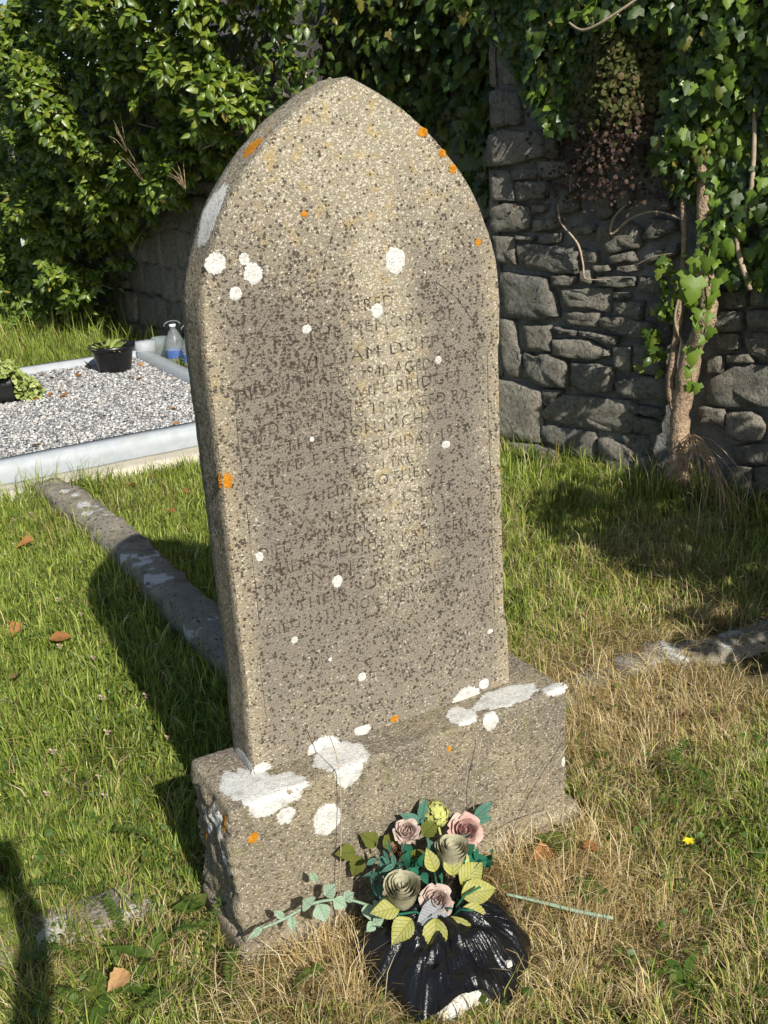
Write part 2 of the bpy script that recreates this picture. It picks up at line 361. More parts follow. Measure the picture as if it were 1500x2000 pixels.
# ---------------------------------------------------------------- ground
gx = np.concatenate([[-300, -60, -15], np.linspace(-5, 7, 40), [15, 60, 300]])
gy = np.concatenate([[-300, -60, -12], np.linspace(-4, 15, 60), [30, 90, 300]])
GX, GY = np.meshgrid(gx, gy, indexing='ij')
mk('ground', np.stack([GX, GY, np.zeros_like(GX)-.004], -1).reshape(-1, 3), grid_faces(len(gx), len(gy)), M['ground'], kind='structure')
STONES=[[[0.044,0.943],[0.34,0.926],[0.401,0.755],[0.266,0.726],[0.042,0.725]],[[0.363,0.946],[0.526,0.951],[0.485,0.906],[0.367,0.89]],[[0.432,0.882],[0.703,0.904],[0.702,0.796],[0.553,0.801],[0.44,0.805]],[[0.719,0.842],[0.867,0.855],[0.866,0.771],[0.727,0.792]],[[0.424,0.776],[0.641,0.786],[0.645,0.722],[0.493,0.716],[0.42,0.738]],[[0.648,0.762],[0.755,0.777],[0.92,0.763],[0.922,0.699],[0.771,0.7],[0.649,0.726]],[[0.37,0.699],[0.516,0.693],[0.509,0.667],[0.377,0.678]],[[0.524,0.694],[0.739,0.685],[0.73,0.645],[0.524,0.672]],[[0.18,0.693],[0.354,0.701],[0.369,0.581],[0.199,0.567]],[[0.373,0.639],[0.584,0.652],[0.716,0.597],[0.614,0.565],[0.463,0.558],[0.377,0.565]],[[0.046,0.712],[0.126,0.705],[0.141,0.591],[0.173,0.541],[0.167,0.42],[0.06,0.414],[0.034,0.581]],[[0.19,0.556],[0.256,0.537],[0.329,0.561],[0.447,0.538],[0.471,0.417],[0.32,0.395],[0.18,0.428]],[[0.482,0.535],[0.717,0.542],[0.716,0.423],[0.586,0.4],[0.487,0.426]],[[0.726,0.635],[0.814,0.644],[0.824,0.527],[0.732,0.537]],[[0.831,0.658],[0.976,0.672],[0.988,0.54],[0.845,0.526]],[[0.74,0.47],[0.873,0.517],[1.029,0.518],[1.039,0.423],[0.856,0.401],[0.748,0.421]],[[-0.146,0.396],[0.295,0.368],[0.301,0.104],[0.122,0.088],[-0.159,0.071]],[[0.299,0.379],[0.432,0.39],[0.36,0.304],[0.302,0.289]],[[0.302,0.262],[0.432,0.367],[0.842,0.384],[0.825,0.23],[0.542,0.217],[0.318,0.23]],[[0.31,0.195],[0.619,0.203],[0.628,0.072],[0.448,0.06],[0.309,0.119]],[[0.642,0.18],[0.768,0.175],[0.941,0.128],[0.959,0.003],[0.772,-0.014],[0.643,0.081]],[[0.842,0.371],[0.994,0.38],[0.995,0.344],[0.843,0.337]],[[0.837,0.32],[0.969,0.315],[0.985,0.262],[0.839,0.238]],[[0.767,0.214],[0.909,0.237],[0.934,0.14],[0.805,0.156]],[[0.91,0.852],[1.008,0.865],[1.018,0.78],[0.912,0.795]],[[0.537,0.978],[0.595,0.981],[0.596,0.918],[0.537,0.921]],[[0.711,0.886],[0.801,0.889],[0.802,0.866],[0.718,0.86]],[[0.015,0.063],[0.284,0.087],[0.424,0.063],[0.415,0.006],[0.021,-0.03]],[[0.325,0.024],[0.504,0.036],[0.496,-0.062],[0.324,-0.081]],[[0.941,0.744],[1.019,0.768],[1.028,0.688],[0.956,0.681]],[[0.512,0.024],[0.636,0.053],[0.645,-0.06],[0.512,-0.086]],[[0.003,-0.048],[0.308,-0.021],[0.307,-0.127],[-0.001,-0.189]],[[-0.006,1.79],[0.193,1.783],[0.19,1.64],[0.006,1.63]],[[-0.008,1.594],[0.048,1.613],[0.318,1.598],[0.333,1.49],[0.12,1.459],[-0.013,1.452]],[[0.342,1.579],[0.412,1.571],[0.404,1.482],[0.333,1.484]],[[-0.013,1.436],[0.115,1.428],[0.15,1.292],[-0.005,1.288]],[[0.124,1.434],[0.289,1.44],[0.292,1.391],[0.127,1.387]],[[0.301,1.467],[0.458,1.469],[0.481,1.421],[0.396,1.392],[0.3,1.394]],[[0.152,1.377],[0.34,1.378],[0.332,1.301],[0.159,1.289]],[[-0.011,1.249],[0.099,1.282],[0.233,1.257],[0.232,1.162],[0.147,1.141],[-0.001,1.144]],[[0.254,1.276],[0.34,1.276],[0.331,1.239],[0.254,1.229]],[[0.249,1.2],[0.395,1.209],[0.395,1.165],[0.253,1.143]],[[0.156,1.131],[0.256,1.124],[0.256,1.108],[0.155,1.109]],[[0.29,1.134],[0.419,1.144],[0.411,1.103],[0.289,1.096]],[[0.008,1.125],[0.138,1.115],[0.153,0.991],[0.013,0.998]],[[0.155,1.089],[0.346,1.088],[0.521,1.062],[0.513,0.961],[0.329,0.966],[0.17,0.985]],[[0.395,1.338],[0.504,1.355],[0.52,1.246],[0.403,1.233]],[[0.579,1.354],[0.667,1.365],[0.713,1.236],[0.64,1.205],[0.595,1.259]],[[0.641,1.175],[0.771,1.207],[0.849,1.167],[0.858,1.097],[0.694,1.056],[0.634,1.103]],[[0.871,1.133],[0.91,1.22],[1.024,1.21],[1.032,1.165],[0.906,1.128]],[[0.528,1.075],[0.627,1.066],[0.62,1.016],[0.529,1.019]],[[0.474,1.173],[0.603,1.187],[0.604,1.151],[0.505,1.136]],[[0.86,1.05],[1.034,1.114],[1.036,1.068],[0.889,1.015]],[[0.687,1.049],[0.817,1.078],[0.825,1.031],[0.702,1.013]],[[0.488,1.45],[0.526,1.45],[0.526,1.402],[0.488,1.403]],[[0.725,1.336],[0.803,1.329],[0.798,1.266],[0.734,1.26]],[[0.92,1.306],[1.0,1.306],[1.002,1.25],[0.922,1.249]],[[1.113,0.927],[1.238,0.934],[1.254,0.876],[1.151,0.82],[1.117,0.836]],[[1.383,0.855],[1.481,0.862],[1.486,0.794],[1.394,0.786]],[[1.365,0.748],[1.506,0.772],[1.515,0.644],[1.396,0.667]],[[1.202,0.484],[1.226,0.544],[1.335,0.612],[1.522,0.639],[1.535,0.467],[1.313,0.429],[1.212,0.434]],[[1.178,0.417],[1.3,0.421],[1.311,0.347],[1.182,0.34]],[[1.314,0.404],[1.424,0.427],[1.485,0.374],[1.477,0.31],[1.394,0.284],[1.313,0.309]],[[1.343,0.256],[1.534,0.301],[1.541,0.208],[1.361,0.188]],[[1.453,0.179],[1.548,0.203],[1.557,0.071],[1.474,0.06]],[[1.322,0.161],[1.441,0.177],[1.464,0.025],[1.35,0.028]],[[1.293,0.656],[1.395,0.673],[1.423,0.64],[1.301,0.627]]]
TEXT=[["SACRED", -0.0668, 0.069, 0.9209], ["TO THE MEMORY OF", -0.2002, 0.211, 0.8778], ["WILLIAM DUFF", -0.1633, 0.169, 0.8262], ["DIED 10TH SEPT 1940 AGED 89 YRS", -0.2741, 0.263, 0.7889], ["ALSO HIS WIFE BRIDGET", -0.2286, 0.226, 0.75], ["DIED 30TH AUG 1840 AGED 82", -0.2746, 0.23, 0.7135], ["THEIR SON MICHAEL", -0.1883, 0.194, 0.6749], ["DIED EASTER SUNDAY 1937", -0.2272, 0.234, 0.6342], ["AGED 70 YRS", -0.0906, 0.087, 0.593], ["THEIR BROTHER", -0.162, 0.135, 0.5602], ["WILLIAM DUFF", -0.187, 0.198, 0.5117], ["DIED 27TH SEPT 19   AGED 16 YRS", -0.2646, 0.258, 0.4698], ["THEIR DAUGHTER KATHLEEN", -0.2484, 0.225, 0.4258], ["DIED 2ND DEC 19   AGED 79 YRS", -0.2622, 0.247, 0.3904], ["THEIR SON ROBERT", -0.1974, 0.205, 0.3366], ["DIED 16TH NOV 1980 AGED 69", -0.2677, 0.232, 0.2972]]
GROOVE=[[[-0.0842,0.9941],[-0.1314,0.978],[-0.1836,0.946],[-0.2204,0.9104],[-0.2422,0.8803],[-0.2586,0.8522]],[[0.173,0.9571],[0.2012,0.9364],[0.2226,0.9152],[0.2585,0.8666],[0.2752,0.8323]],[[-0.0357,1.1067],[-0.0577,1.0626],[-0.0696,1.0377],[-0.079,1.0039]],[[0.2897,0.7978],[0.2882,0.6649],[0.2892,0.5658],[0.2894,0.4806],[0.2894,0.245],[0.2902,0.1734]],[[-0.2807,0.7586],[-0.282,0.712],[-0.2806,0.5398],[-0.2815,0.4938],[-0.2801,0.4188],[-0.2809,0.3311]],[[-0.2894,0.2433],[-0.2887,0.1232]],[[0.1965,0.9926],[0.2197,0.9648]],[[-0.195,0.9942],[-0.229,0.9613]]]
LICHEN_W=[[-0.2881,1.0456,0.0183,0.0175],[-0.2183,1.0208,0.017,0.017],[-0.2322,1.0476,0.0088,0.0098],[-0.2558,0.9887,0.0108,0.0117],[0.0782,1.0114,0.0207,0.0231],[0.0318,0.9206,0.0115,0.0128],[-0.1213,0.906,0.0086,0.0076],[0.1677,0.8025,0.0075,0.0074],[0.1778,0.6203,0.0092,0.0078],[-0.1305,0.6915,0.0044,0.0052],[-0.2648,0.4776,0.0076,0.0095],[-0.1006,0.3801,0.0109,0.0125],[-0.209,0.277,0.007,0.0068],[0.2766,0.1511,0.0075,0.0053],[-0.1323,0.2076,0.0037,0.0047],[-0.0608,0.1425,0.0091,0.0097]]
LICHEN_O=[[-0.1067,1.1147,0.0062,0.0045],[0.1668,1.2477,0.0092,0.0073],[0.2101,1.2075,0.007,0.0065],[0.2336,1.1768,0.0072,0.0075],[0.288,1.0264,0.0063,0.006],[-0.3292,0.6448,0.0113,0.0159]]

# ---------------------------------------------------------------- headstone
H0 = .39; DEP = .113
hs = empty('headstone', (0, 0, 0), label='tall lichen speckled stone headstone with pointed arch top on a block plinth', cat='headstone')
half = [(.331, 0), (.3295, .14), (.324, .17), (.3195, .21), (.3195, .5), (.320, .795), (.3205, .808), (.3240, .822), (.3255, .90)]
arch = [(.3255, .90), (.3195, .984), (.2965, 1.058), (.2625, 1.13), (.2170, 1.19), (.172, 1.237), (.119, 1.2815), (.064, 1.3150), (.022, 1.336), (0, 1.3445)]
ap = smooth_path([(a, b, 0) for a, b in arch], 4)
right = [(a, b) for a, b in half]+[(p.x, p.y) for p in ap[1:-1]]
dens = []
for i in range(len(right)-1):
    a, b = right[i], right[i+1]; n = max(1, int(math.dist(a, b)/.02))
    dens += [(a[0]+(b[0]-a[0])*k/n, a[1]+(b[1]-a[1])*k/n) for k in range(n)]
right = dens+[right[-1]]
def chip(x, z, s):
    e = fbm((x*9+s, z*9, 3), 2.2, 4)*.0012
    return x+e, z+e*.4
outline = [chip(x, z, 0) for x, z in right]+[(0, 1.344)]+[chip(-max(x, .3255) if z < .9 else -x, z, 7) for x, z in right[::-1]]
outline[0] = (.331, 0); outline[-1] = (-.331, 0)
OC = np.array(outline)
def inset(o, d):
    o = np.array(o); t = unit(np.roll(o, -1, 0)-np.roll(o, 1, 0)); nn = np.stack([-t[:, 1], t[:, 0]], 1); r = o+nn*d
    r[0] = (o[0][0]-d, 0); r[-1] = (o[-1][0]+d, 0); return r
# the face: letters and grooves are cut through a 3 mm skin, the dark floor of the cuts lies behind it
cu = bpy.data.curves.new('slab_face', 'CURVE'); cu.dimensions = '2D'; cu.fill_mode = 'BOTH'; cu.extrude = .0014; cu.resolution_u = 3
def poly(pts):
    s = cu.splines.new('POLY'); s.points.add(len(pts)-1)
    for p, q in zip(s.points, pts): p.co = (q[0], q[1], 0, 1)
    s.use_cyclic_u = True
poly(inset(outline, .0035))
for g in GROOVE:
    pts = [p.to_2d() for p in smooth_path([(a, b, 0) for a, b in g], 5)]
    L = []; Rr = []
    for i, p in enumerate(pts):
        t = (pts[min(i+1, len(pts)-1)]-pts[max(i-1, 0)]).normalized(); nn = Vector((-t.y, t.x))
        wd = .0009*(1+.6*mn.noise(Vector((p.x*40, p.y*40, 0))))
        L.append(p+nn*wd); Rr.append(p-nn*wd)
    poly([(p.x, p.y) for p in L+Rr[::-1]])
for txt, x0, x1, z in TEXT:
    c = bpy.data.curves.new('line', 'FONT'); c.body = txt; c.size = .031; c.space_character = 1.12; c.resolution_u = 2
    c.offset = -.0002
    o = bpy.data.objects.new('line', c); COL.objects.link(o)
    bpy.context.view_layer.objects.active = o; bpy.ops.object.select_all(action='DESELECT'); o.select_set(True)
    bpy.ops.object.convert(target='CURVE'); o = bpy.context.view_layer.objects.active; c = o.data
    xs = [p.co.x for s in c.splines for p in s.bezier_points]; a, b = min(xs), max(xs); k = (x1-x0)/(b-a); kz = 1.12
    for s in c.splines:
        if not s.bezier_points: continue
        n = cu.splines.new('BEZIER'); n.bezier_points.add(len(s.bezier_points)-1); n.use_cyclic_u = True; n.resolution_u = 2
        for p, q in zip(n.bezier_points, s.bezier_points):
            p.handle_left_type = p.handle_right_type = 'FREE'
            for at in ('co', 'handle_left', 'handle_right'):
                v = getattr(q, at); setattr(p, at, (x0+(v.x-a)*k, z+v.y*kz+.004*math.sin(9*v.x), 0))
    bpy.data.objects.remove(o)
to = bpy.data.objects.new('tmp', cu); COL.objects.link(to); bpy.context.view_layer.update()
me = bpy.data.meshes.new_from_object(to.evaluated_get(bpy.context.evaluated_depsgraph_get()))
bpy.data.objects.remove(to)
for v in me.vertices: v.co = (v.co.x, .0014-v.co.z, v.co.y+H0)
me.materials.clear(); me.materials.append(M['stone']); me.polygons.foreach_set('use_smooth', np.zeros(len(me.polygons), bool)); me.flip_normals() if me.polygons and sum(p.normal.y for p in me.polygons if abs(p.normal.y) > .9) > 0 else None
link('face', me, hs)
O = np.array(outline); I = inset(outline, .0035); n = len(O)
mk('inscription', [(x, .0013, z+H0) for x, z in inset(outline, .006)], [tuple(range(n))], M['carved'], hs, False,
   label='worn inscription and border lines cut into the face')
rings = [[(x, .0010, z) for x, z in I], [(x, .0045, z) for x, z in O]]
for k in range(1, 6): rings.append([(x+.0012*fbm((x*30, k, z*30)), .0045+(DEP-.008)*k/5, z+.0012*fbm((z*30, x*30, k))) for x, z in O])
rings.append([(x, DEP, z) for x, z in inset(outline, .004)])
V = [(x, y, z+H0) for r_ in rings for x, y, z in r_]; F = []
for k in range(len(rings)-1):
    for i in range(n-1): F.append((k*n+i, k*n+i+1, (k+1)*n+i+1, (k+1)*n+i))
F.append(tuple((len(rings)-1)*n+i for i in range(n)))
slab = mk('slab', V, F, M['stone_side'], hs, False)
def rbox(lo, hi, r, res, disp):
    """rounded box with surface displacement disp(p, n)"""
    bm = bmesh.new(); lo, hi = Vector(lo), Vector(hi); c = (lo+hi)/2; hsz = (hi-lo)/2
    V = []; F = []
    for ax in range(3):
        for s in (-1, 1):
            a, b = (ax+1) % 3, (ax+2) % 3; na = max(2, int(hsz[a]*2/res)); nb = max(2, int(hsz[b]*2/res)); o = len(V)
            for i in range(na+1):
                for j in range(nb+1):
                    p = Vector((0, 0, 0)); p[ax] = s*hsz[ax]; p[a] = hsz[a]*(2*i/na-1); p[b] = hsz[b]*(2*j/nb-1)
                    q = Vector([max(-hsz[m]+r, min(hsz[m]-r, p[m])) for m in range(3)]); d = p-q
                    if d.length > 1e-9: d.normalize()
                    pt = q+d*r+c; V.append(pt+d*disp(pt, d))
            for i in range(na):
                for j in range(nb):
                    f = (o+i*(nb+1)+j, o+(i+1)*(nb+1)+j, o+(i+1)*(nb+1)+j+1, o+i*(nb+1)+j+1); F.append(f if s > 0 else f[::-1])
    return V, F
def weld(o, d=.0004):
    bm = bmesh.new(); bm.from_mesh(o.data); bmesh.ops.remove_doubles(bm, verts=bm.verts, dist=d); bm.to_mesh(o.data); bm.free()
PX, PY0, PY1 = .425, -.096, .130
def pdisp(p, d):
    e = .0035*fbm(p, 9, 4)+.0012*fbm(p, 60, 2)
    if d.x < -.5 and p.z < .375:
        k = min(1, (p.z-.05)/.03, (.378-p.z)/.02); rid = abs(fbm((p.x*3, p.y*10+p.z*5, p.z*7), 1.6, 4))
        e += max(0, k)*(.012*fbm(p, 13, 4)-.03*max(0, .28-rid)+.004)
    return e
pl_ = mk('plinth', *rbox((-PX, PY0, .05), (PX, PY1, H0), .009, .008, pdisp), M['plinth'], hs); weld(pl_)
ft = mk('foot', *rbox((-.437, -.112, -.08), (.455, .145, .062), .012, .012, lambda p, d: .006*fbm(p, 7, 4)), M['plinth'], hs); weld(ft)
dg = bpy.context.evaluated_depsgraph_get()
def bvh(o): return BVHTree.FromPolygons([v.co for v in o.data.vertices], [p.vertices for p in o.data.polygons])
B_sl, B_pl = bvh(slab), bvh(pl_)
def blob(ru, rv, seed, n=44, rough=.22):
    """irregular round outline as rings of (u, v, height)"""
    rr = random.Random(seed); ph = [rr.random()*9 for _ in range(4)]; rings = []
    for k, (f, hh) in enumerate(((1.06, .0008), (.90, .0022), (.7, .0026), (.35, .0024))):
        ring = []
        for i in range(n):
            a = 2*math.pi*i/n
            q = f*(1+rough*.55*mn.noise(Vector((math.cos(a)*1.3+ph[0], math.sin(a)*1.3+ph[1], seed*.37)))+rough*.6*mn.noise(Vector((math.cos(a)*4+ph[2], math.sin(a)*4, seed*.7)))+rough*.32*mn.noise(Vector((math.cos(a)*11, math.sin(a)*11+ph[3], seed))))
            ring.append((ru*q*math.cos(a), rv*q*math.sin(a), hh))
        rings.append(ring)
    return rings
def lichen(pieces, mat='lichen', label=None):
    V = []; F = []; E = []
    for fn, cu_, cv, ru, rv, seed, *ro in pieces:
        rings = blob(ru, rv, seed, rough=ro[0] if ro else .22); n = len(rings[0]); o = len(V); th = min(.7, .3+.4*ru/.03)
        for r_ in rings:
            for u, v, hh in r_: V.append(fn(cu_+u, cv+v, hh*th))
        V.append(fn(cu_, cv, .0024*th)); E += [0]*n+[.35]*n+[1]*(2*n+1)
        for k in range(len(rings)-1):
            for i in range(n): F.append((o+k*n+i, o+k*n+(i+1) % n, o+(k+1)*n+(i+1) % n, o+(k+1)*n+i))
        for i in range(n): F.append((o+3*n+i, o+3*n+(i+1) % n, o+4*n))
    return mk('lichen_patch', V, F, M[mat], hs, True, np.repeat(np.array(E)[:, None], 3, 1), label=label)
def on_face(u, v, hh): return (u, -hh, max(v, -.002)+H0)
def on_plinth(u, v, hh):                # unrolled: v above 0 runs back over the top, below 0 down the front
    if v >= 0:
        q = B_pl.ray_cast(Vector((u, PY0+max(v, .004), 1)), Vector((0, 0, -1)))[0]
        return (u, PY0+max(v, .004), (q.z if q else H0)+hh)
    q = B_pl.ray_cast(Vector((u, -1, H0+min(v, -.004))), Vector((0, 1, 0)))[0]
    return (u, (q.y if q else PY0)-hh, H0+min(v, -.004))
def on_left(B):
    def f(u, v, hh):
        q = B.ray_cast(Vector((-2, u, v)), Vector((1, 0, 0)))[0]
        return ((q.x if q else -.33)-hh, u, v)
    return f
for i, (x, z, ru, rv) in enumerate(LICHEN_W): lichen([(on_face, x, z, ru*1.08, rv*1.08, i+1)])
for i, (x, z, ru, rv) in enumerate(LICHEN_O): lichen([(on_face, x-(.014 if 0 < i < 5 else 0), z-(.006 if 0 < i < 4 else 0), ru*1.15, rv*1.15, i+40, .5)] if i < 5 else [(on_face, -.312, z, .009, rv, 47, .3), (on_left(B_sl), .008, z+H0, .010, rv, 48, .3)], 'lichen_o', 'orange lichen patch')
Ls = on_left(B_sl); Lp = on_left(B_pl)
lichen([(Ls, .058, H0+1.125, .040, .050, 61, .3)])
lichen([(Ls, .050, H0+1.235, .022, .016, 62, .5)], 'lichen_o', 'orange lichen patch')
lichen([(on_plinth, -.352, .060, .050, .075, 63, .35), (on_plinth, -.315, .02, .062, .052, 64, .4), (on_plinth, -.335, -.012, .045, .028, 65, .4), (on_face, -.313, .004, .022, .016, 66), (Ls, .045, H0+.004, .052, .026, 67)])
lichen([(on_plinth, -.150, .050, .062, .055, 68, .35), (on_plinth, -.155, -.008, .032, .034, 69, .3), (on_face, -.165, .0, .040, .030, 70)])
lichen([(on_plinth, .285, .050, .088, .040, 71, .35), (on_face, .205, .004, .036, .024, 72)])
lichen([(on_face, .255, .020, .014, .013, 73)])
lichen([(on_plinth, .398, .010, .032, .024, 74, .3)]); lichen([(on_plinth, .152, .036, .034, .036, 75, .3)]); lichen([(on_plinth, .206, -.012, .020, .026, 76, .3)])
lichen([(on_plinth, -.216, -.102, .034, .037, 77)]); lichen([(on_plinth, -.304, -.055, .021, .019, 78, .35)])
lichen([(on_face, -.070, .012, .020, .013, 79, .35)]); lichen([(on_plinth, .414, -.202, .006, .014, 80)])
lichen([(on_plinth, -.380, -.079, .011, .012, 81, .5)], 'lichen_o', 'orange lichen patch'); lichen([(on_plinth, .094, -.046, .006, .006, 82, .5)], 'lichen_o', 'orange lichen patch')
lichen([(on_face, .012, .012, .010, .008, 83, .5)], 'lichen_o', 'orange lichen patch'); lichen([(Lp, -.070, .352, .012, .018, 84, .5)], 'lichen_o', 'orange lichen patch')
lichen([(Lp, -.030, .325, .030, .040, 85, .5)]); lichen([(Lp, .030, .295, .022, .028, 86, .5)]); lichen([(Lp, -.055, .245, .014, .030, 87, .5)]); lichen([(Lp, .055, .245, .010, .012, 88, .5)], 'lichen_o', 'orange lichen patch')

# ---------------------------------------------------------------- rubble wall beside the grave
A0 = Vector((2.14, 2.60, 0)); UW = Vector((.25, -.968, 0)).normalized(); NW = Vector((UW.y, -UW.x, 0))
def wp(s, z, o=0.): return A0+UW*s+Vector((0, 0, z))+NW*o
wall = empty('rubble_wall', (2.45, 1.4, 0), label='grey rubble stone wall to the right, partly under ivy', cat='wall')
WB = Vector((2.45, 1.4, 0))
def core(name, fp, s0, s1, ztop, thick, parent, base, mat, ds=.04):
    """a solid wall with an uneven mortar face; fp(s, z, out) gives points"""
    ns = int((s1-s0)/ds); nz = int(ztop/ds); V = []
    for i in range(ns+1):
        for j in range(nz+1):
            s = s0+(s1-s0)*i/ns; z = -.15+(ztop+.15)*j/nz
            V.append(fp(s, z, -.022+.022*fbm((s, z, 1), 8, 5)+(0 if 0 < i < ns else -.01))-base)
    F = grid_faces(ns+1, nz+1); o = len(V)
    for s in (s0, s1):
        for z in (-.15, ztop): V.append(fp(s, z, -thick)-base)
    L = [i*(nz+1)+nz for i in range(ns+1)]; F.append(tuple(L)+(o+3, o+1))
    F.append(tuple(range(nz+1))[::-1]+(o, o+1)[::1]); F.append(tuple(ns*(nz+1)+j for j in range(nz+1))+(o+3, o+2))
    F.append((o, o+1, o+3, o+2)[::-1])
    return mk(name, V, F, mat, parent)
def stone(pts, fp, parent, base, seed, depth=.030, mat='wstone'):
    rr = random.Random(seed); P = [Vector((a, b)) for a, b in pts]; c = sum(P, Vector((0, 0)))/len(P)
    D = []
    for i, p in enumerate(P):                    # rounded, wavy outline
        q = P[(i+1) % len(P)]; n = max(2, min(5, int((q-p).length/.035)))
        for k in range(n):
            t = k/n; x = p+(q-p)*t
            if k == 0: x = x+(c-x)*.02
            else: x = x+Vector((rr.uniform(-1, 1), rr.uniform(-1, 1)))*.0045
            D.append(x)
    n = len(D); sz = math.sqrt(max(1e-4, sum((a-c).length for a in D)/n)); tl = (rr.uniform(-.08, .08), rr.uniform(-.10, .06)); dz = depth*rr.uniform(.6, 1.3)
    V = []
    for f, o in ((1.05, -.03), (1.03, dz*.6), (.965, dz*.98), (.60, dz*1.05)):
        for i, x in enumerate(D):
            y = c+(x-c)*f; e = .020*fbm((y.x*1.3, y.y*1.6, seed), 9, 3) if f < .95 else .009*fbm((y.x, y.y, seed), 16, 2)
            fac = (y.x-c.x)*tl[0]+(y.y-c.y)*tl[1]
            V.append(fp(y.x, y.y, o+(e+fac if o > 0 else 0)+(rr.uniform(-.006, .006) if f < .95 else 0))-base)
    V.append(fp(c.x, c.y, dz*1.05+.008*fbm((c.x, c.y, seed), 11))-base)
    F = [(k*n+i, k*n+(i+1) % n, (k+1)*n+(i+1) % n, (k+1)*n+i) for k in range(3) for i in range(n)]+[(3*n+i, 3*n+(i+1) % n, 4*n) for i in range(n)]
    return mk('stone', V, F, M[mat], parent, False)
def courses(s0, s1, z0, z1, fp, parent, base, seed, skip=None, hmin=.08, hmax=.19):
    rr = random.Random(seed); z = z0
    while z < z1-.03:
        hh = min(rr.uniform(hmin, hmax), z1-z); s = s0+rr.uniform(0, .1)
        while s < s1-.03:
            ww = min(rr.uniform(.12, .36), s1-s); j = lambda: rr.uniform(-.024, .024)
            pts = [(s+.012, z+.01+j()), (s+ww*.5, z+.008+j()), (s+ww-.012, z+.01+j()), (s+ww-.012+j(), z+hh-.01+j()), (s+ww*.45, z+hh-.008+j()), (s+.012+j(), z+hh-.01+j())]
            if not (skip and skip(s, s+ww, z, z+hh)): stone(pts, fp, parent, base, rr.random()*99)
            s += ww
        z += hh
core('mortar_core', wp, 0, 7.5, 2.35, .55, wall, WB, M['mortar'])
for i, s in enumerate(STONES): stone(s, wp, wall, WB, i*1.7+1, .026)
courses(1.55, 2.6, 0, 2.2, wp, wall, WB, 5)
for i, (a, b, c_, d_) in enumerate(((1.24, 1.37, .86, .93), (1.22, 1.36, .76, .84), (1.24, 1.35, .685, .75), (1.20, 1.28, .57, .65), (1.39, 1.53, .88, 1.0), (.60, .70, .98, 1.01), (.84, .98, .90, .97), (.62, .83, .915, .96), (.73, .85, .985, 1.01), (.42, .50, 1.02, 1.08))): stone([(a, c_), ((a+b)/2, c_-.006), (b, c_+.008), (b-.01, d_), (a+.01, d_-.006)], wp, wall, WB, 300+i, .02)
courses(0.0, 1.55, 1.82, 2.3, wp, wall, WB, 6)
for k in range(11):                              # the end of the wall, facing the recess
    zz = k*.2
    stone([(-.52, zz+.012), (-.27, zz+.01), (-.02, zz+.012), (-.02, zz+.19), (-.26, zz+.185), (-.52, zz+.19)], lambda s, z, o: A0-UW*o+NW*(s)+Vector((0, 0, z)), wall, WB, k*3.3, .02)
# ---------------------------------------------------------------- the further wall
def wb(s, z, o=0.): return Vector((1.62-.111*(s-7), s, z))+Vector((-.994, -.110, 0))*o
wall2 = empty('boundary_wall', (1.62, 7, 0), label='shaded boundary wall running back under the ivy on the left', cat='wall'); W2 = Vector((1.62, 7, 0))
core('mortar_core', wb, 4.6, 14, 2.3, .5, wall2, W2, M['mortar'], .07)
courses(5.0, 8.6, 0, 1.5, wb, wall2, W2, 9, None, .12, .3)
courses(-.48, -.02, 0, 1.9, lambda s, z, o: wb(4.6, z, s)-Vector((.11, -.99, 0))*0+Vector((0, -1, 0))*o, wall2, W2, 19)
def wr(s, z, o=0.): return Vector((2.62-.13*(s-3.5), s, z))+Vector((-.99, -.13, 0))*o
wall3 = empty('recessed_wall', (2.6, 3.6, 0), label='dark recessed stretch of wall behind the headstone top', cat='wall'); W3 = Vector((2.6, 3.6, 0))
core('mortar_core', wr, 2.3, 6.6, 3.4, .4, wall3, W3, M['mortar'], .07)
courses(2.75, 4.7, 0.2, 2.2, wr, wall3, W3, 10)

# ---------------------------------------------------------------- gravel plot with pale kerb
plot = empty('gravel_plot', (.1, 4.8, 0), label='gravel covered grave plot inside a pale grey kerb on the left', cat='grave plot'); PB = Vector((.1, 4.8, 0))
def slabbox(name, lo, hi, r, mat, parent, base, amp=.002, res=.06):
    V, F = rbox(lo, hi, r, res, lambda p, d: amp*fbm(p, 5, 3)); o = mk(name, [v-base for v in V], F, M[mat], parent); weld(o); return o
KX1, KY0, KY1 = 1.36, 3.70, 6.22
slabbox('kerb', (-2.2, KY0, -.05), (KX1, KY0+.12, .150), .007, 'kerb_new', plot, PB)
slabbox('kerb', (KX1-.11, KY0+.123, -.05), (KX1-.001, KY1-.003, .148), .007, 'kerb_new', plot, PB)
slabbox('kerb', (-2.2, KY1, -.05), (KX1, KY1+.10, .150), .007, 'kerb_new', plot, PB)
slabbox('corner_post', (KX1-.10, KY1-.04, .1), (KX1+.05, KY1+.11, .22), .012, 'kerb_new', plot, PB)
slabbox('cement_footing', (-2.2, KY0-.20, -.08), (KX1+.08, KY0+.02, .040), .012, 'cement', plot, PB, .006)
slabbox('cement_footing', (KX1-.02, KY0+.02, -.08), (KX1+.12, KY1+.22, .022), .012, 'cement', plot, PB, .006)
slabbox('cement_footing', (-2.2, KY1+.08, -.08), (KX1-.02, KY1+.24, .03), .012, 'cement', plot, PB, .006)
slabbox('gravel_bed', (-2.1, KY0+.02, .0), (KX1-.02, KY1+.04, .090), .004, 'soil', plot, PB)
n = 44000
gp = np.stack([rnd(n, -1.4, KX1-.115), rnd(n, KY0+.125, KY1-.01), .096+.012*rng.random(n)], 1)
gp = gp[seen(gp, .3)]; n = len(gp)
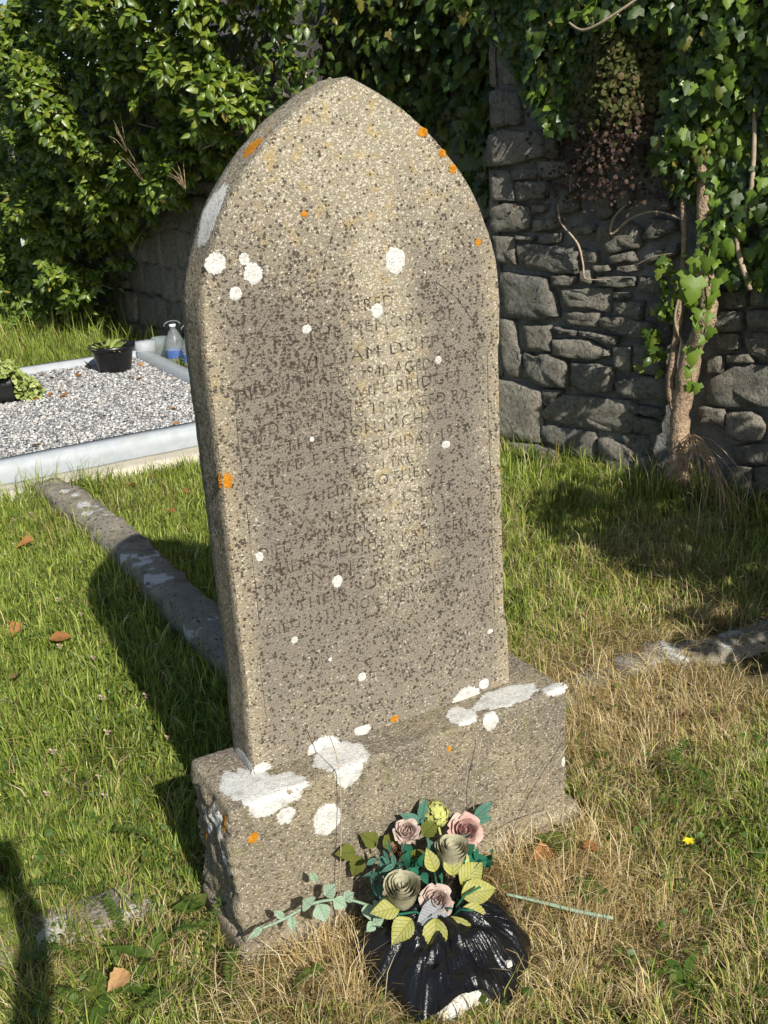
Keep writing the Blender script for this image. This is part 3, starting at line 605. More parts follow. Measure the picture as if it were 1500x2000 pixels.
oc = np.array([(1, 0, 0), (0, 1, 0), (-1, 0, 0), (0, -1, 0), (0, 0, 1), (0, 0, -1)], float); of = np.array([(0, 1, 4), (1, 2, 4), (2, 3, 4), (3, 0, 4), (1, 0, 5), (2, 1, 5), (3, 2, 5), (0, 3, 5)])
sz = (.0055+.006*rng.random((n, 1, 1)))*np.stack([1+.5*rng.random(n), 1+.5*rng.random(n), .55+.4*rng.random(n)], 1)[:, None, :]
an = rnd(n, 0, 6.3); ca, sa = np.cos(an), np.sin(an)
pv = (oc[None]+.35*rng.normal(0, 1, (n, 6, 3)))*sz; pv = np.stack([pv[..., 0]*ca[:, None]-pv[..., 1]*sa[:, None], pv[..., 0]*sa[:, None]+pv[..., 1]*ca[:, None], pv[..., 2]], -1)
pv += gp[:, None]-np.array(PB)
gcol = np.array([(.17, .175, .185), (.27, .27, .27), (.40, .40, .40), (.55, .54, .52), (.45, .39, .34), (.66, .65, .63)])[rng.choice(6, n, p=[.24, .22, .22, .17, .07, .08])]*(.85+.3*rng.random((n, 1)))
mk('gravel', pv.reshape(-1, 3), [(of[None]+(np.arange(n)*6)[:, None, None]).reshape(-1, 3)], M['pebble'], plot, False, np.repeat(gcol, 6, 0), kind='stuff')
def lathe(prof, n=28, cap=True):
    V = [(r*math.cos(2*math.pi*k/n), r*math.sin(2*math.pi*k/n), z) for r, z in prof for k in range(n)]
    F = [(i*n+k, i*n+(k+1) % n, (i+1)*n+(k+1) % n, (i+1)*n+k) for i in range(len(prof)-1) for k in range(n)]
    if cap: F.append(tuple(range(n-1, -1, -1)))
    return V, F
# round black pot at the back corner of the plot
P2 = (.985, 5.86, .10)
pot = empty('potted_plant', P2, label='round black plastic pot with sparse yellowing leaves on the gravel', cat='potted plant')
mk('pot', *lathe([(.115, 0), (.12, .01), (.148, .15), (.152, .165), (.168, .168), (.170, .195), (.160, .197), (.155, .17), (.14, .16)]), M['black'], pot)
mk('soil', *lathe([(.150, .150), (.09, .160), (.001, .162)], 20, False), M['soil'], pot)
m = 46; a = rnd(m, 0, 6.3); q = np.stack([np.cos(a)*.10*rng.random(m)-.03, np.sin(a)*.10*rng.random(m), np.full(m, .16)], 1)
cloud('leaf', q, np.stack([np.cos(a), np.sin(a), .25+.6*rng.random(m)], 1), rvec(m, .3)+[0, 0, 1], rnd(m, .06, .13), 'long', M['variegated'], pot, stuff=False)
# trough with variegated ivy at the left edge
P1 = (.0, 5.42, .10)
tr = empty('potted_plant', P1, label='black trough with trailing pale variegated ivy at the left edge', cat='potted plant')
V, F = rbox((-.34, -.10, 0), (.20, .10, .17), .02, .05, lambda p, d: -.02*(1-p.z/.17) if abs(d.z) < .5 else 0); o = mk('trough', V, F, M['black'], tr); weld(o)
m = 1500; a = rnd(m, -.42, .22); b = rnd(m, -.17, .16); c = .19+.16*rng.random(m)*np.clip(1-((a+.1)/.36)**2, .1, 1)
k = 420; a[:k] = rnd(k, .17, .34); b[:k] = rnd(k, -.15, .12); c[:k] = rnd(k, .02, .22)*(1-.5*(a[:k]-.17)/.17)
cloud('foliage', np.stack([a, b, c], 1), rvec(m)+[.2, -.6, -.3], rvec(m, .5)+[0, -.6, 1], rnd(m, .025, .045), 'lobed', M['variegated'], tr, stuff=True)
# clear water bottles by the wall
t = NT('clear_plastic'); g_ = t.n('BsdfGlass'); g_.inputs['Roughness'].default_value = .08; g_.inputs['IOR'].default_value = 1.12; g_.inputs[0].default_value = (.88, .93, .96, 1)
tb = t.n('BsdfTransparent'); ms = t.n('MixShader'); ms.inputs[0].default_value = .45; t.l(g_.outputs[0], ms.inputs[1]); t.l(tb.outputs[0], ms.inputs[2])
df = t.n('BsdfPrincipled'); df.inputs['Base Color'].default_value = (.62, .68, .72, 1); df.inputs['Roughness'].default_value = .25; m2 = t.n('MixShader'); m2.inputs[0].default_value = .16
t.l(ms.outputs[0], m2.inputs[1]); t.l(df.outputs[0], m2.inputs[2]); t.l(m2.outputs[0], t.out.inputs[0]); M['clear'] = t.m
M['bluelabel'] = mat_simple('blue_label', (.05, .10, .30), (.08, .14, .36), 20, .4)
M['whitecap'] = mat_simple('white_cap', (.6, .63, .66), (.7, .72, .74), 20, .4)
def bottle(loc, hh, r, label, handle=True, band=True):
    e = empty('water_bottle', loc, label=label, cat='bottle', group='clear plastic bottles by the wall')
    prof = [(r*.9, 0), (r, .01)]
    for k in range(7): z = .03+k*(hh*.5-.03)/7; prof += [(r, z), (r*.95, z+.01)]
    prof += [(r, hh*.56), (r*.9, hh*.66), (r*.55, hh*.82), (.022, hh*.9), (.022, hh*.95)]
    mk('body', *lathe(prof, 24), M['clear'], e)
    mk('cap', *lathe([(.026, hh*.945), (.026, hh), (.001, hh)], 16), M['whitecap'], e)
    if band: mk('label_band', *lathe([(r*1.01, hh*.30), (r*1.01, hh*.46)], 24, False), M['bluelabel'], e)
    if handle:
        pts = [(.03*math.cos(a)*2.2, .01, hh*.97+.035*math.sin(a)) for a in np.linspace(0, math.pi, 9)]; mk('handle', *tube(pts, .0045, 6), M['clear'], e)
bottle((1.50, 5.98, .0), .36, .075, 'clear plastic water bottle with carry handle, left of the two by the headstone')
bottle((1.55, 5.72, .0), .36, .08, 'clear plastic water bottle with blue label, half hidden behind the headstone')
jar = empty('clear_jar', (1.47, 6.26, .0), label='plain clear plastic container standing furthest left against the wall', cat='container')
mk('body', *lathe([(.06, 0), (.065, .01), (.068, .22), (.07, .225), (.066, .225), (.062, .012), (.001, .01)], 22), M['clear'], jar)

# ---------------------------------------------------------------- old kerb stones
def kerbrun(name, pts, wd, hh, label, seed):
    P = [Vector(p) for p in pts]; base = Vector((P[0].x, P[0].y, 0)); V = []; Q = smooth_path(P, 16)
    prof = [(-.5, -.1), (-.5, .5), (-.46, .78), (-.36, .95), (-.12, 1), (.12, 1.0), (.36, .94), (.47, .75), (.5, .45), (.5, -.1)]
    for i, p in enumerate(Q):
        t = (Q[min(i+1, len(Q)-1)]-Q[max(i-1, 0)]).normalized(); nn = Vector((t.y, -t.x, 0))
        for u, v in prof:
            x = p+nn*(u*wd); e = 1+.16*fbm((x.x+seed, x.y, v), 9, 4)+.10*fbm((x.x+seed, x.y, v), 34, 3); V.append(Vector((p.x, p.y, p.z))+nn*(u*wd*e)+Vector((0, 0, max(-.02, v*hh*e)))-base)
    k = len(prof); F = [(i*k+j, (i+1)*k+j, (i+1)*k+j+1, i*k+j+1) for i in range(len(Q)-1) for j in range(k-1)]
    F += [tuple(range(k)), tuple((len(Q)-1)*k+j for j in range(k))[::-1]]
    e = mk(name, V, F, M['kerb_old'], None, label=label, cat='kerb'); e.location = base; return e
kerbrun('old_kerb', [(.05, .50, 0), (.045, 1.2, 0), (.04, 1.9, 0), (.03, 2.6, 0), (-.02, 3.2, -.005), (-.05, 3.46, -.01)], .165, .10, 'weathered stone kerb running back from the headstone to the gravel plot', 1)
kerbrun('old_kerb', [(.52, .36, -.028), (.75, .385, -.026), (1.0, .40, -.024)], .13, .055, 'half buried kerb stone beside the right end of the plinth', 4)
kerbrun('old_kerb', [(1.04, .405, -.045), (1.2, .40, -.036), (1.4, .33, -.036), (1.7, .33, -.045), (2.1, .38, -.06)], .14, .07, 'kerb stone with white lichen in the shade at the right edge', 9)
kerbrun('old_kerb', [(-.95, .27, -.04), (-.75, .25, -.032), (-.60, .235, -.030), (-.52, .23, -.045)], .15, .046, 'sunken kerb stone in the grass left of the plinth', 13)

# ---------------------------------------------------------------- ivy
def ivy_clusters(C, nl, size, out, droop=.55):
    """shoot tips at C with nl leaves each"""
    n = len(C); tw = unit(out+rvec(n, .45)); P = []; T = []; N = []; S = []
    for k in range(nl):
        f = k/nl; r = unit(rvec(n)); r = r-(r*tw).sum(1, keepdims=True)*tw
        P.append(C+tw*(rnd((n, 1), .0, .11))+r*.012)
        T.append(unit(r)*.9+tw*(.35+.5*f)+np.array([0, 0, -droop])); N.append(tw*.45+np.array([-.15, -.45, .95])+rvec(n, .3)); S.append(size*(.65+.6*rng.random(n))*(1-.25*f))
    return np.concatenate(P), np.concatenate(T), np.concatenate(N), np.concatenate(S)
def sheet(y): return 1.62-.111*(y-7)
def zbot(y): return np.interp(y, [3.4, 4.6, 5.4, 6.4, 6.9, 7.2, 7.6, 13], [1.75, 1.55, 1.36, 1.10, .95, .45, .05, .0])
def ztop(y): return np.interp(y, [3.4, 6.5, 7.0, 7.8, 13], [3.5, 3.4, 2.95, 2.55, 2.5])
n = 9500; y = rnd(n, 3.9, 13); z = rnd(n, 0, 3.6); y = np.where(rng.random(n) < .35, rnd(n, 3.9, 8), y)
ok = (z > zbot(y)) & (z < ztop(y)); y, z = y[ok], z[ok]; n = len(y)
lump = np.array([fbm((a*1.0, b*1.0, 4), 1.7, 3) for a, b in zip(y, z)]); lump2 = np.array([fbm((a, b, 9), 4.2, 2) for a, b in zip(y, z)])
edge = np.clip((z-zbot(y))/.55, 0, 1)**.6
bul = (.16+.34*edge+.42*lump+.26*lump2)*np.clip((y-3.55)/1.1, .25, 1); bul = np.clip(bul, .05, 1.); gap = (lump*.6+lump2*.8+.25*rng.normal(0, 1, n)) > -.16; y, z, bul = y[gap], z[gap], bul[gap]; n = len(y)
C = np.stack([sheet(y)-bul, y-.1*bul, z], 1); C[:, 2] += .05*rng.normal(0, 1, n)
keep = seen(C, .2) | (rng.random(n) < .25); C = C[keep]
IL = (1.3, 8, 0)
ivl = empty('ivy', IL, label='large sunlit mass of ivy overhanging the boundary wall on the left', cat='ivy')
P, T, N, S = ivy_clusters(C, 12, .080, np.array([-.55, -.75, .1]))
cloud('foliage', P, T, N, S, 'ovate', M['ivy'], ivl, IL, 300)
m = 9000; y = rnd(m, 3.6, 12); z = zbot(y)+rng.random(m)*(ztop(y)-zbot(y)); o_ = rng.random(m)*.3
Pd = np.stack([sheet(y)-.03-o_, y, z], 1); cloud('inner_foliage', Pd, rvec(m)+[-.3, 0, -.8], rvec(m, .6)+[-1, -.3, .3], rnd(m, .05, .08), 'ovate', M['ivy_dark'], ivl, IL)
parts = []
for k in range(60):
    yy = random.uniform(4, 9); zz = random.uniform(float(zbot(yy))+.05, 2.6); b = random.uniform(.1, .5)
    p0 = Vector((float(sheet(yy)), yy, zz)); p1 = p0+Vector((-b, random.uniform(-.3, .1), random.uniform(-.2, .25))); pm = (p0+p1)/2+Vector((0, 0, random.uniform(-.12, .05)))
    mk('stem', *tube(smooth_path([p0-Vector(IL), pm-Vector(IL), p1-Vector(IL)], 4), [.008]*4+[.006]*4+[.003], 5), M['twig'], ivl)
for x, yy, zz, L in ((1.52, 5.55, 1.62, .30), (1.55, 5.35, 1.42, .24), (1.62, 4.75, 1.38, .22)):   # dead reddish twigs
    parts = []; p0 = Vector((x, yy, zz))-Vector(IL)-Vector((.35, .12, 0))
    for k in range(7):
        d = Vector((random.uniform(-.4, .1), random.uniform(-.2, .5), random.uniform(.3, .9))).normalized()*L*random.uniform(.4, 1)
        parts.append(tube([p0, p0+d*.6+Vector((0, 0, .02)), p0+d], [.003, .002, .001], 4))
    mk('dead_twig', *join(parts), M['bark'], ivl, label='dead reddish twig')
# ivy hanging in the dark recess
m = 2600; y = rnd(m, 2.55, 4.6); z = rnd(m, 1.2, 2.75); xx = wr(3.5, 0).x-.13*(y-3.5)-rng.random(m)*np.clip((z-1.3)*.25, .05, .25); keep = rng.random(m) < np.clip((z-1.25)/.5+(y-2.9)*.6, .05, 1)
IR = (2.5, 3.5, 0); ivd = empty('ivy', IR, label='dark shaded ivy hanging in the wall recess behind the headstone', cat='ivy')
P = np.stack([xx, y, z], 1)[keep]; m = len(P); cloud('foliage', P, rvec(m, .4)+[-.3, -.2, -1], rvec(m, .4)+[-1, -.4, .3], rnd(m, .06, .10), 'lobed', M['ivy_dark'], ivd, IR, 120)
# ivy on the near wall
IW = (2.42, 1.5, 0); ivr = empty('ivy', IW, label='ivy with a thick pale trunk climbing the near wall on the right', cat='ivy')
def cover(s, z):
    """lower edge of the leaf cover along the wall"""
    lim = np.interp(s, [-.3, .05, .2, .42, .58, .95, 1.05, 1.15, 1.3, 1.45, 1.6, 2.2, 4, 7], [2.3, 2.1, 1.84, 1.60, 1.6, 1.5, 1.32, 1.15, 1.0, .95, .86, .7, .5, .4])
    return z > lim
m = 19000; s = np.where(rng.random(m) < .7, rnd(m, -.3, 2.2), rnd(m, 2.2, 6.5)); z = np.where(s < 1.2, rnd(m, 1.3, 3.2), rnd(m, .3, 2.75)); ok = cover(s, z) & (rng.random(m) < np.where(s > 2.3, .5, 1)); s, z = s[ok], z[ok]; m = len(s)
lim = np.array([fbm((a, b, 2), 3, 3) for a, b in zip(s, z)])
fern = np.exp(-(((s-.78)/.22)**2+((z-1.68)/.34)**2)**2) > .45
off = (.02+.16*np.clip(.5+lim, 0, 1.2)*rng.random(m)**.6+.10*np.clip(z-1.6, 0, 1)); thin = rng.random(m) > .45*fern
s, z, off = s[thin & ~fern], z[thin & ~fern], off[thin & ~fern]; m = len(s)
P = np.array(A0)+s[:, None]*np.array(UW)+np.array(NW)*off[:, None]+np.array([0, 0, 1])*z[:, None]
lit = (rng.random(m) < np.where(s > 1.2, .34, .12)) & (s > .3)  # lighter leaves, commoner to the right: sunlight painted in by leaf colour
T = rvec(m, .45)+np.array([-.25, -.15, -1]); N = rvec(m, .4)+np.array(NW)+[0, -.25, .35]
cloud('foliage', P[~lit], T[~lit], N[~lit], rnd((~lit).sum(), .035, .070), 'lobed', M['ivy_dark'], ivr, IW, 230)
cloud('lit_foliage', P[lit], T[lit], N[lit], rnd(lit.sum(), .045, .075), 'lobed', M['ivy_lime'], ivr, IW, 60)
def wtube(name, pts, rad, mat, jit=.12, n=9, seed=1, parent=ivr, base=IW, k=6):
    """pts: (along wall, height, out)"""
    Q = smooth_path([wp(a, b, c)-Vector(base) for a, b, c in pts], k); rr = np.interp(np.linspace(0, 1, len(Q)), np.linspace(0, 1, len(rad)), rad)
    V, F = tube(Q, list(rr), n, jit, seed); return mk(name, V, F, mat, parent)
wtube('trunk', [(1.13, -.05, .10), (1.125, .12, .09), (1.128, .26, .08), (1.12, .40, .075), (1.145, .55, .07), (1.165, .70, .07)], [.062, .054, .043, .042, .046, .042], M['bark'], .16, 12, 2)
wtube('trunk', [(1.16, .66, .07), (1.225, .78, .10), (1.25, .86, .10), (1.215, 1.0, .07), (1.195, 1.2, .06), (1.17, 1.4, .05), (1.12, 1.7, .05), (1.08, 2.1, .05)], [.036, .040, .038, .040, .036, .03, .026, .02], M['bark'], .12, 11, 3)
wtube('stem', [(1.115, .38, .09), (1.075, .50, .085), (1.085, .66, .085), (1.10, .80, .08), (1.10, .98, .06), (1.09, 1.2, .05), (1.05, 1.5, .05)], [.020, .022, .019, .017, .014, .012, .01], M['bark'], .2, 8, 4)
wtube('stem', [(1.13, .70, .09), (1.10, .80, .11), (1.12, .90, .12), (1.16, 1.0, .11)], [.006, .006, .005, .004], M['twig'], .1, 6, 5)
wtube('stem', [(1.42, .95, .08), (1.36, 1.15, .10), (1.40, 1.35, .08), (1.38, 1.7, .06)], [.010, .011, .010, .008], M['twig'], .1, 7, 6)
wtube('stem', [(.80, 1.28, .04), (.74, 1.22, .05), (.73, 1.15, .05), (.83, 1.22, .05), (.95, 1.25, .05), (1.08, 1.22, .05)], [.004, .006, .006, .005, .005, .005], M['twig'], .1, 6, 7)
wtube('dead_stem', [(.435, 1.28, .05), (.465, 1.20, .07), (.55, 1.11, .06), (.575, 1.02, .05), (.585, .955, .05), (.63, .945, .05), (.72, .95, .04)], [.004, .005, .005, .005, .004, .003, .002], M['twig'], .1, 6, 8)
wtube('dead_stem', [(.525, 1.30, .06), (.525, 1.38, .08), (.57, 1.44, .08), (.68, 1.475, .05)], [.003, .004, .004, .003], M['twig'], .1, 6, 9)
wtube('dead_stem', [(.86, 1.02, .05), (.95, 1.06, .06), (1.05, 1.08, .06)], [.003, .003, .002], M['twig'], .1, 6, 10)
wtube('dead_stem', [(.62, 2.02, .22), (.72, 1.98, .25), (.85, 2.02, .24), (1.0, 2.1, .2)], [.004, .006, .006, .005], M['twig'], .1, 6, 11)
# the bright hanging shoot
dl = [(1.27, 1.06, .26, .075), (1.335, 1.07, .28, .075), (1.23, 1.01, .25, .08), (1.30, .99, .30, .11), (1.225, .93, .24, .095), (1.37, .985, .26, .06), (1.37, .94, .26, .065), (1.29, .92, .27, .05), (1.34, .895, .26, .05), (1.30, .865, .27, .055), (1.35, .85, .26, .05), (1.29, .835, .27, .055), (1.36, .79, .26, .055), (1.31, .80, .27, .04), (1.33, .75, .26, .045), (1.28, .70, .26, .085), (1.25, .70, .25, .05), (1.265, .62, .26, .055), (1.285, .555, .26, .055), (1.31, .555, .26, .05), (1.25, .54, .25, .035)]
P = np.array([wp(a, b+.03, c) for a, b, c, d in dl]); m = len(dl)
cloud('leaf', P, rvec(m, .3)+[-.2, -.15, -1], rvec(m, .25)+[-.75, -.75, .45], np.array([d for *_, d in dl]), 'lobed', M['ivy_lime'], ivr, IW, 40)
wtube('shoot', [(1.30, 1.12, .2), (1.31, 1.0, .25), (1.33, .88, .25), (1.31, .76, .25), (1.27, .64, .25), (1.28, .55, .25)], [.004, .004, .003, .002], M['ivy_lime'], 0, 5, 3)
for s0, z0, cnt, L in ((1.04, 1.0, 46, .30), (.985, .68, 30, .2)):                       # thin hanging sprays beside the trunk
    P = np.array([wp(s0+random.gauss(0, .03), z0-random.random()*L+.08, .05+.06*random.random()) for _ in range(cnt)])
    cloud('spray', P, rvec(cnt, .5)+[-.2, 0, -.8], rvec(cnt, .4)+[-.8, -.4, .4], rnd(cnt, .03, .055), 'lobed', M['ivy'], ivr, IW, 0, stuff=True)
# small round-leaved plant, dying off, hanging on the wall between the ivy
FB = wp(.78, 1.25); fp_ = empty('wall_plant', FB, label='hanging cushion of small leaves, reddish brown below, between the ivy on the right wall', cat='plant')
m = 3600; a = rng.normal(0, 1, m)*.13; b = 1-2*rng.beta(1.2, 1.9, m)-.25*rng.random(m)*np.abs(a)/.13; s = .76+a*1.2*(1-.25*b)+.03*b; z = 1.64+.36*b; o_ = (.05+.13*np.exp(-(a/.16)**2))*(.5+.5*rng.random(m))
P = np.array(A0)+s[:, None]*np.array(UW)+np.array(NW)*o_[:, None]+np.array([0, 0, 1])*z[:, None]; dead = (z+.05*rng.normal(0, 1, m)) < 1.66
T = rvec(m, .6)+[-.2, 0, -1]; N = rvec(m, .5)+np.array(NW)+[0, -.2, .4]
cloud('green_foliage', P[~dead], T[~dead], N[~dead], rnd((~dead).sum(), .018, .032), 'round', M['fern'], fp_, FB); cloud('dead_foliage', P[dead], T[dead], N[dead], rnd(dead.sum(), .012, .024), 'round', M['fern_dead'], fp_, FB)
# an ivy clad bush further along the wall, out of the picture, that shades the grass
SB = (1.95, -1.1, 0); sh = empty('bush', SB, label='ivy clad bush beside the wall beyond the right edge of the picture', cat='bush')
Cs = []
for c_, r_, k in (((1.95, -1.2, 1.0), (.72, .60, .50), 260), ((1.98, -.72, 1.45), (.55, .42, .36), 190), ((2.95, -.9, 2.3), (.35, .5, .35), 120)):
    u_ = unit(rvec(k)); Cs.append(np.array(c_)+u_*np.array(r_)*(rng.random((k, 1))**.4))
P, T, N, S = ivy_clusters(np.concatenate(Cs), 9, .085, np.array([-.4, -.4, .3])); cloud('foliage', P, T, N, S, 'ovate', M['ivy'], sh, SB)
mk('trunk', *tube([(0, 0, 0), (.02, -.05, .4), (0, .05, .8), (.03, .2, 1.3)], [.06, .05, .04, .02], 9, .1), M['bark'], sh)

# ---------------------------------------------------------------- flower arrangement in front of the plinth
FC = Vector((-.062, -.292, 0))
fa = empty('flower_arrangement', FC, label='faded artificial flower arrangement in a black plastic wrapped base before the plinth', cat='flowers')
t = NT('wrinkled_black_film'); co = t.coord(); t.bsdf((.006, .006, .007), .24, t.bump(t.noise(co, 90, 4, .6), .5, .006), .5); M['film'] = t.m
NA, NR = 420, 30; V = []
prow = rng.normal(0, 1, NA)
for i in range(NA):
    a = 2*math.pi*i/NA; fr = math.exp(-((((a-R(250)+math.pi) % (2*math.pi))-math.pi)/.42)**2)
    pl1 = mn.noise(Vector((math.cos(a)*9, math.sin(a)*9, 1)))*.5+mn.noise(Vector((math.cos(a)*24, math.sin(a)*24, 5)))*.5
    for j in range(NR):
        v = j/(NR-1); rr_ = .03+.172*v**.95
        rr_ *= 1+.06*pl1*v*.35+.10*mn.noise(Vector((math.cos(a)*2, math.sin(a)*2, v*2)))+.06*v*mn.noise(Vector((math.cos(a)*5, math.sin(a)*5, v*1.5+9)))
        z = .125*(1-v**2.2)+.014*v*(1-v)*4*mn.noise(Vector((math.cos(a)*4.5+v*3, math.sin(a)*4.5, 8)))*(1-.12*fr)+.095*fr*v**3+.004*v*pl1+.020*mn.noise(Vector((math.cos(a)*3, math.sin(a)*3, v*4+3)))+.0022*mn.noise(Vector((math.cos(a)*34, math.sin(a)*34, v*3)))+.0016*mn.noise(Vector((math.cos(a)*70, math.sin(a)*70, v*4)))
        if v > .85: rr_ -= .02*(v-.85)/.15*(1-fr); z -= .01*(v-.85)/.15*(1-fr)
        V.append((rr_*math.cos(a), rr_*math.sin(a), max(z, -.01)))
o = mk('plastic_wrap', V, grid_faces(NA, NR, True), M['film'], fa)
V, F = rbox((-.10, -.165, -.02), (.05, .07, .048), .03, .008, lambda p, d: .007*fbm(p, 22, 4)+.003*fbm(p, 90, 2)); o = mk('foam_base', V, F, M['foam'], fa, label='white foam base showing under the torn wrap'); weld(o)
o = mk('foam_scrap', *rbox((.055, -.150, .050), (.070, -.135, .064), .008, .005, lambda p, d: .004*fbm(p, 80, 3)), M['foam'], fa)
def mat_petal(name, a, b, c, vein=0.):
    t = NT(name); co = t.coord(); q = t.mix(t.ramp(t.noise(co, 40, 3), .35, .65), a, b); q = t.mix(t.math('MULTIPLY', t.ramp(t.noise(co, 150, 3), .55, .7), .5), q, c)
    hg = t.noise(co, 220, 3)
    if vein:
        lx, ly, _ = t.xyz(co); ax = t.math('ABSOLUTE', lx); f_ = t.math('ABSOLUTE', t.math('SUBTRACT', t.math('FRACT', t.math('MULTIPLY', t.math('SUBTRACT', ly, t.math('MULTIPLY', ax, .9)), vein)), .5))
        vn = t.math('MAXIMUM', t.ramp(f_, .14, .03), t.ramp(ax, .0018, .0006)); q = t.mix(t.math('MULTIPLY', vn, .45), q, tuple(min(1, k*.55) for k in a)); q = t.mix(t.math('MULTIPLY', t.ramp(t.noise(co, 70, 4, .7), .58, .70), .6), q, (.20, .13, .05)); hg = t.math('SUBTRACT', t.math('MULTIPLY', hg, .5), vn)
    else: q = t.mix(t.math('MULTIPLY', t.ramp(t.noise(co, 95, 4, .7), .57, .68), .65), q, (.22, .15, .09))
    return t.bsdf(q, .85, t.bump(hg, .5, .003), .12, .25, q)
M['cream'] = mat_petal('faded_cream_petal', (.52, .49, .36), (.44, .43, .28), (.25, .24, .17)); M['pink'] = mat_petal('faded_pink_petal', (.58, .43, .38), (.56, .47, .40), (.36, .27, .23))
M['rosepink'] = mat_petal('pink_petal', (.60, .36, .33), (.60, .47, .40), (.42, .28, .24)); M['browned'] = mat_petal('browned_petal', (.18, .10, .05), (.26, .16, .08), (.08, .05, .03))
M['ylw'] = mat_petal('yellow_green_fabric_leaf', (.36, .36, .07), (.45, .44, .20), (.24, .25, .06), 110.); M['lime'] = mat_petal('pale_bud', (.52, .53, .16), (.46, .48, .20), (.30, .33, .10))
M['teal'] = mat_petal('teal_fabric_leaf', (.07, .18, .13), (.12, .24, .18), (.03, .09, .07), 150.); M['emerald'] = mat_petal('emerald_plastic_leaf', (.02, .13, .075), (.035, .18, .11), (.01, .06, .04))
M['grey'] = mat_petal('grey_leaf', (.30, .32, .34), (.38, .39, .40), (.22, .23, .24), 130.); M['olive'] = mat_petal('bramble_leaf', (.10, .13, .025), (.15, .15, .03), (.17, .09, .03), 160.); M['mint'] = mat_petal('pale_mint_leaf', (.28, .40, .27), (.36, .47, .35), (.18, .26, .17), 140.)
def frame(o, loc, axis, spin=0.):
    a = Vector(axis).normalized(); o.location = loc; q = a.to_track_quat('Z', 'Y'); q.rotate(Matrix.Rotation(spin, 3, a)); o.rotation_mode = 'QUATERNION'; o.rotation_quaternion = q
def petal(th, wd, r0, hh, flare, curl, z0=0., ph=0, bud=False):
    V = []; nu, nv = 7, 6
    for i in range(nu):
        u = 2*i/(nu-1)-1
        for j in range(nv):
            v = j/(nv-1); taper = 1 if bud else (math.sin(math.pi*min(1, .25+v*.62))**.5 if v < 1 else .62)
            an = th+u*wd*taper; r = r0*(.42+.58*min(1, v*1.8)**.7)+flare*v**2.5+.0016*math.sin(3*u+ph+5*v)
            if bud: r = r0*(.50+.50*v**.6)+.0035*v**4+.0007*math.sin(3*u+ph+5*v)
            V.append((r*math.cos(an), r*math.sin(an), z0+hh*v*(1-(.07 if bud else .16)*u*u*v)-curl*max(0, v-.72)**1.4*3))
    return V, grid_faces(nu, nv)
def rose(name, loc, axis, size, mat, opened, label, spin=0.):
    core_ = mk(name, *lathe([(.004, -.012), (.008, -.006), (.26*size, .05*size), (.28*size, .3*size), (.2*size, .5*size), (.1*size, .56*size), (.001, .56*size)], 14), mat, fa, label=label)
    frame(core_, Vector(loc)-FC, axis, spin); k = 0
    rings = [(.10, .98, .0, 3, 1.25), (.18, 1.0, .0, 3, 1.15), (.26, 1.0, .02, 3, 1.1), (.34, .98, .05, 4, .95), (.40, .95, .10, 4, .95)]
    if not opened: rings = [(.07, .92, 0, 2, 1.5), (.15, .96, 0, 3, 1.2), (.23, .99, 0, 3, 1.2), (.32, 1.0, 0, 3, 1.2), (.40, .97, 0, 3, 1.25), (.47, .90, 0, 3, 1.25)]
    if opened: rings += [(.47, .80, .22, 5, .80), (.52, .62, .36, 5, .78)]
    for ri, (r0, hh, fl, cnt, wd) in enumerate(rings):
        for c_ in range(cnt):
            th = 2*math.pi*c_/cnt+ri*.9+random.uniform(-.2, .2)
            mk('petal', *petal(th, wd, r0*size, hh*size*random.uniform(.92, 1.04), fl*size*(1 if opened else .5), .10*size*(ri > 2)+(.12*size if opened and ri > 4 else 0), 0, random.random()*6, not opened), mat, core_); k += 1
up_ = Vector((-.25, -.55, .8))
rose('rose', (-.135, -.262, .150), (-.12, -.22, .95), .074, M['cream'], False, 'faded cream rosebud on the left', .3)
rose('rose', (.010, -.215, .145), (.02, -.15, .97), .072, M['cream'], False, 'faded cream rosebud in the middle', 1.1)
rose('rose', (.078, -.165, .172), (-.15, -.65, .75), .046, M['rosepink'], True, 'open pale pink rose at the upper right', .5)
rose('rose', (-.054, -.150, .215), (-.35, -.35, .85), .034, M['pink'], True, 'half shaded pink rose at the back', 2)
rose('rose', (-.060, -.268, .118), (-.25, -.5, .8), .042, M['pink'], True, 'weathered pinkish rose low in the centre', 1.7)
rose('rose', (-.034, -.300, .080), (.15, -.7, .6), .034, M['pink'], False, 'small pinkish bud on the black wrap', .2)
rose('rose', (-.076, -.148, .178), (-.3, -.6, .6), .026, M['browned'], True, 'browned withered rose', .9)
def broad(L, W, serr=.06, fold=.18, curl=.25, nu=5, nv=10):
    V = []
    for i in range(nu):
        u = 2*i/(nu-1)-1
        for j in range(nv):
            v = j/(nv-1); wd = W*1.08*math.sin(math.pi*v**.75)**1.05*(1+(serr*(1 if j % 2 else -1) if abs(u) == 1 else 0)) if 0 < v < 1 else 0.0005
            V.append((u*wd*.5, v*L, fold*abs(u)*wd*.5-curl*L*v*v+.02*L*math.sin(5*u+9*v)*abs(u)+(.014*L*math.sin(v*36-abs(u)*7)*abs(u) if nv > 12 else 0)))
    return V, grid_faces(nu, nv)
def fleaf(loc, tip, nrm, L, W, mat, parent=None, name='leaf', base=None, **k):
    t_ = Vector(tip).normalized(); n_ = Vector(nrm); n_ = (n_-t_*n_.dot(t_)).normalized(); x_ = t_.cross(n_)
    o = mk(name, *broad(L, W, **k), mat, parent or fa); p = Vector(loc)-(base if base is not None else FC)
    o.matrix_local = Matrix(((x_.x, t_.x, n_.x, p.x), (x_.y, t_.y, n_.y, p.y), (x_.z, t_.z, n_.z, p.z), (0, 0, 0, 1))); return o
tc = Vector((-.42, -.55, .72))                       # roughly towards the viewer
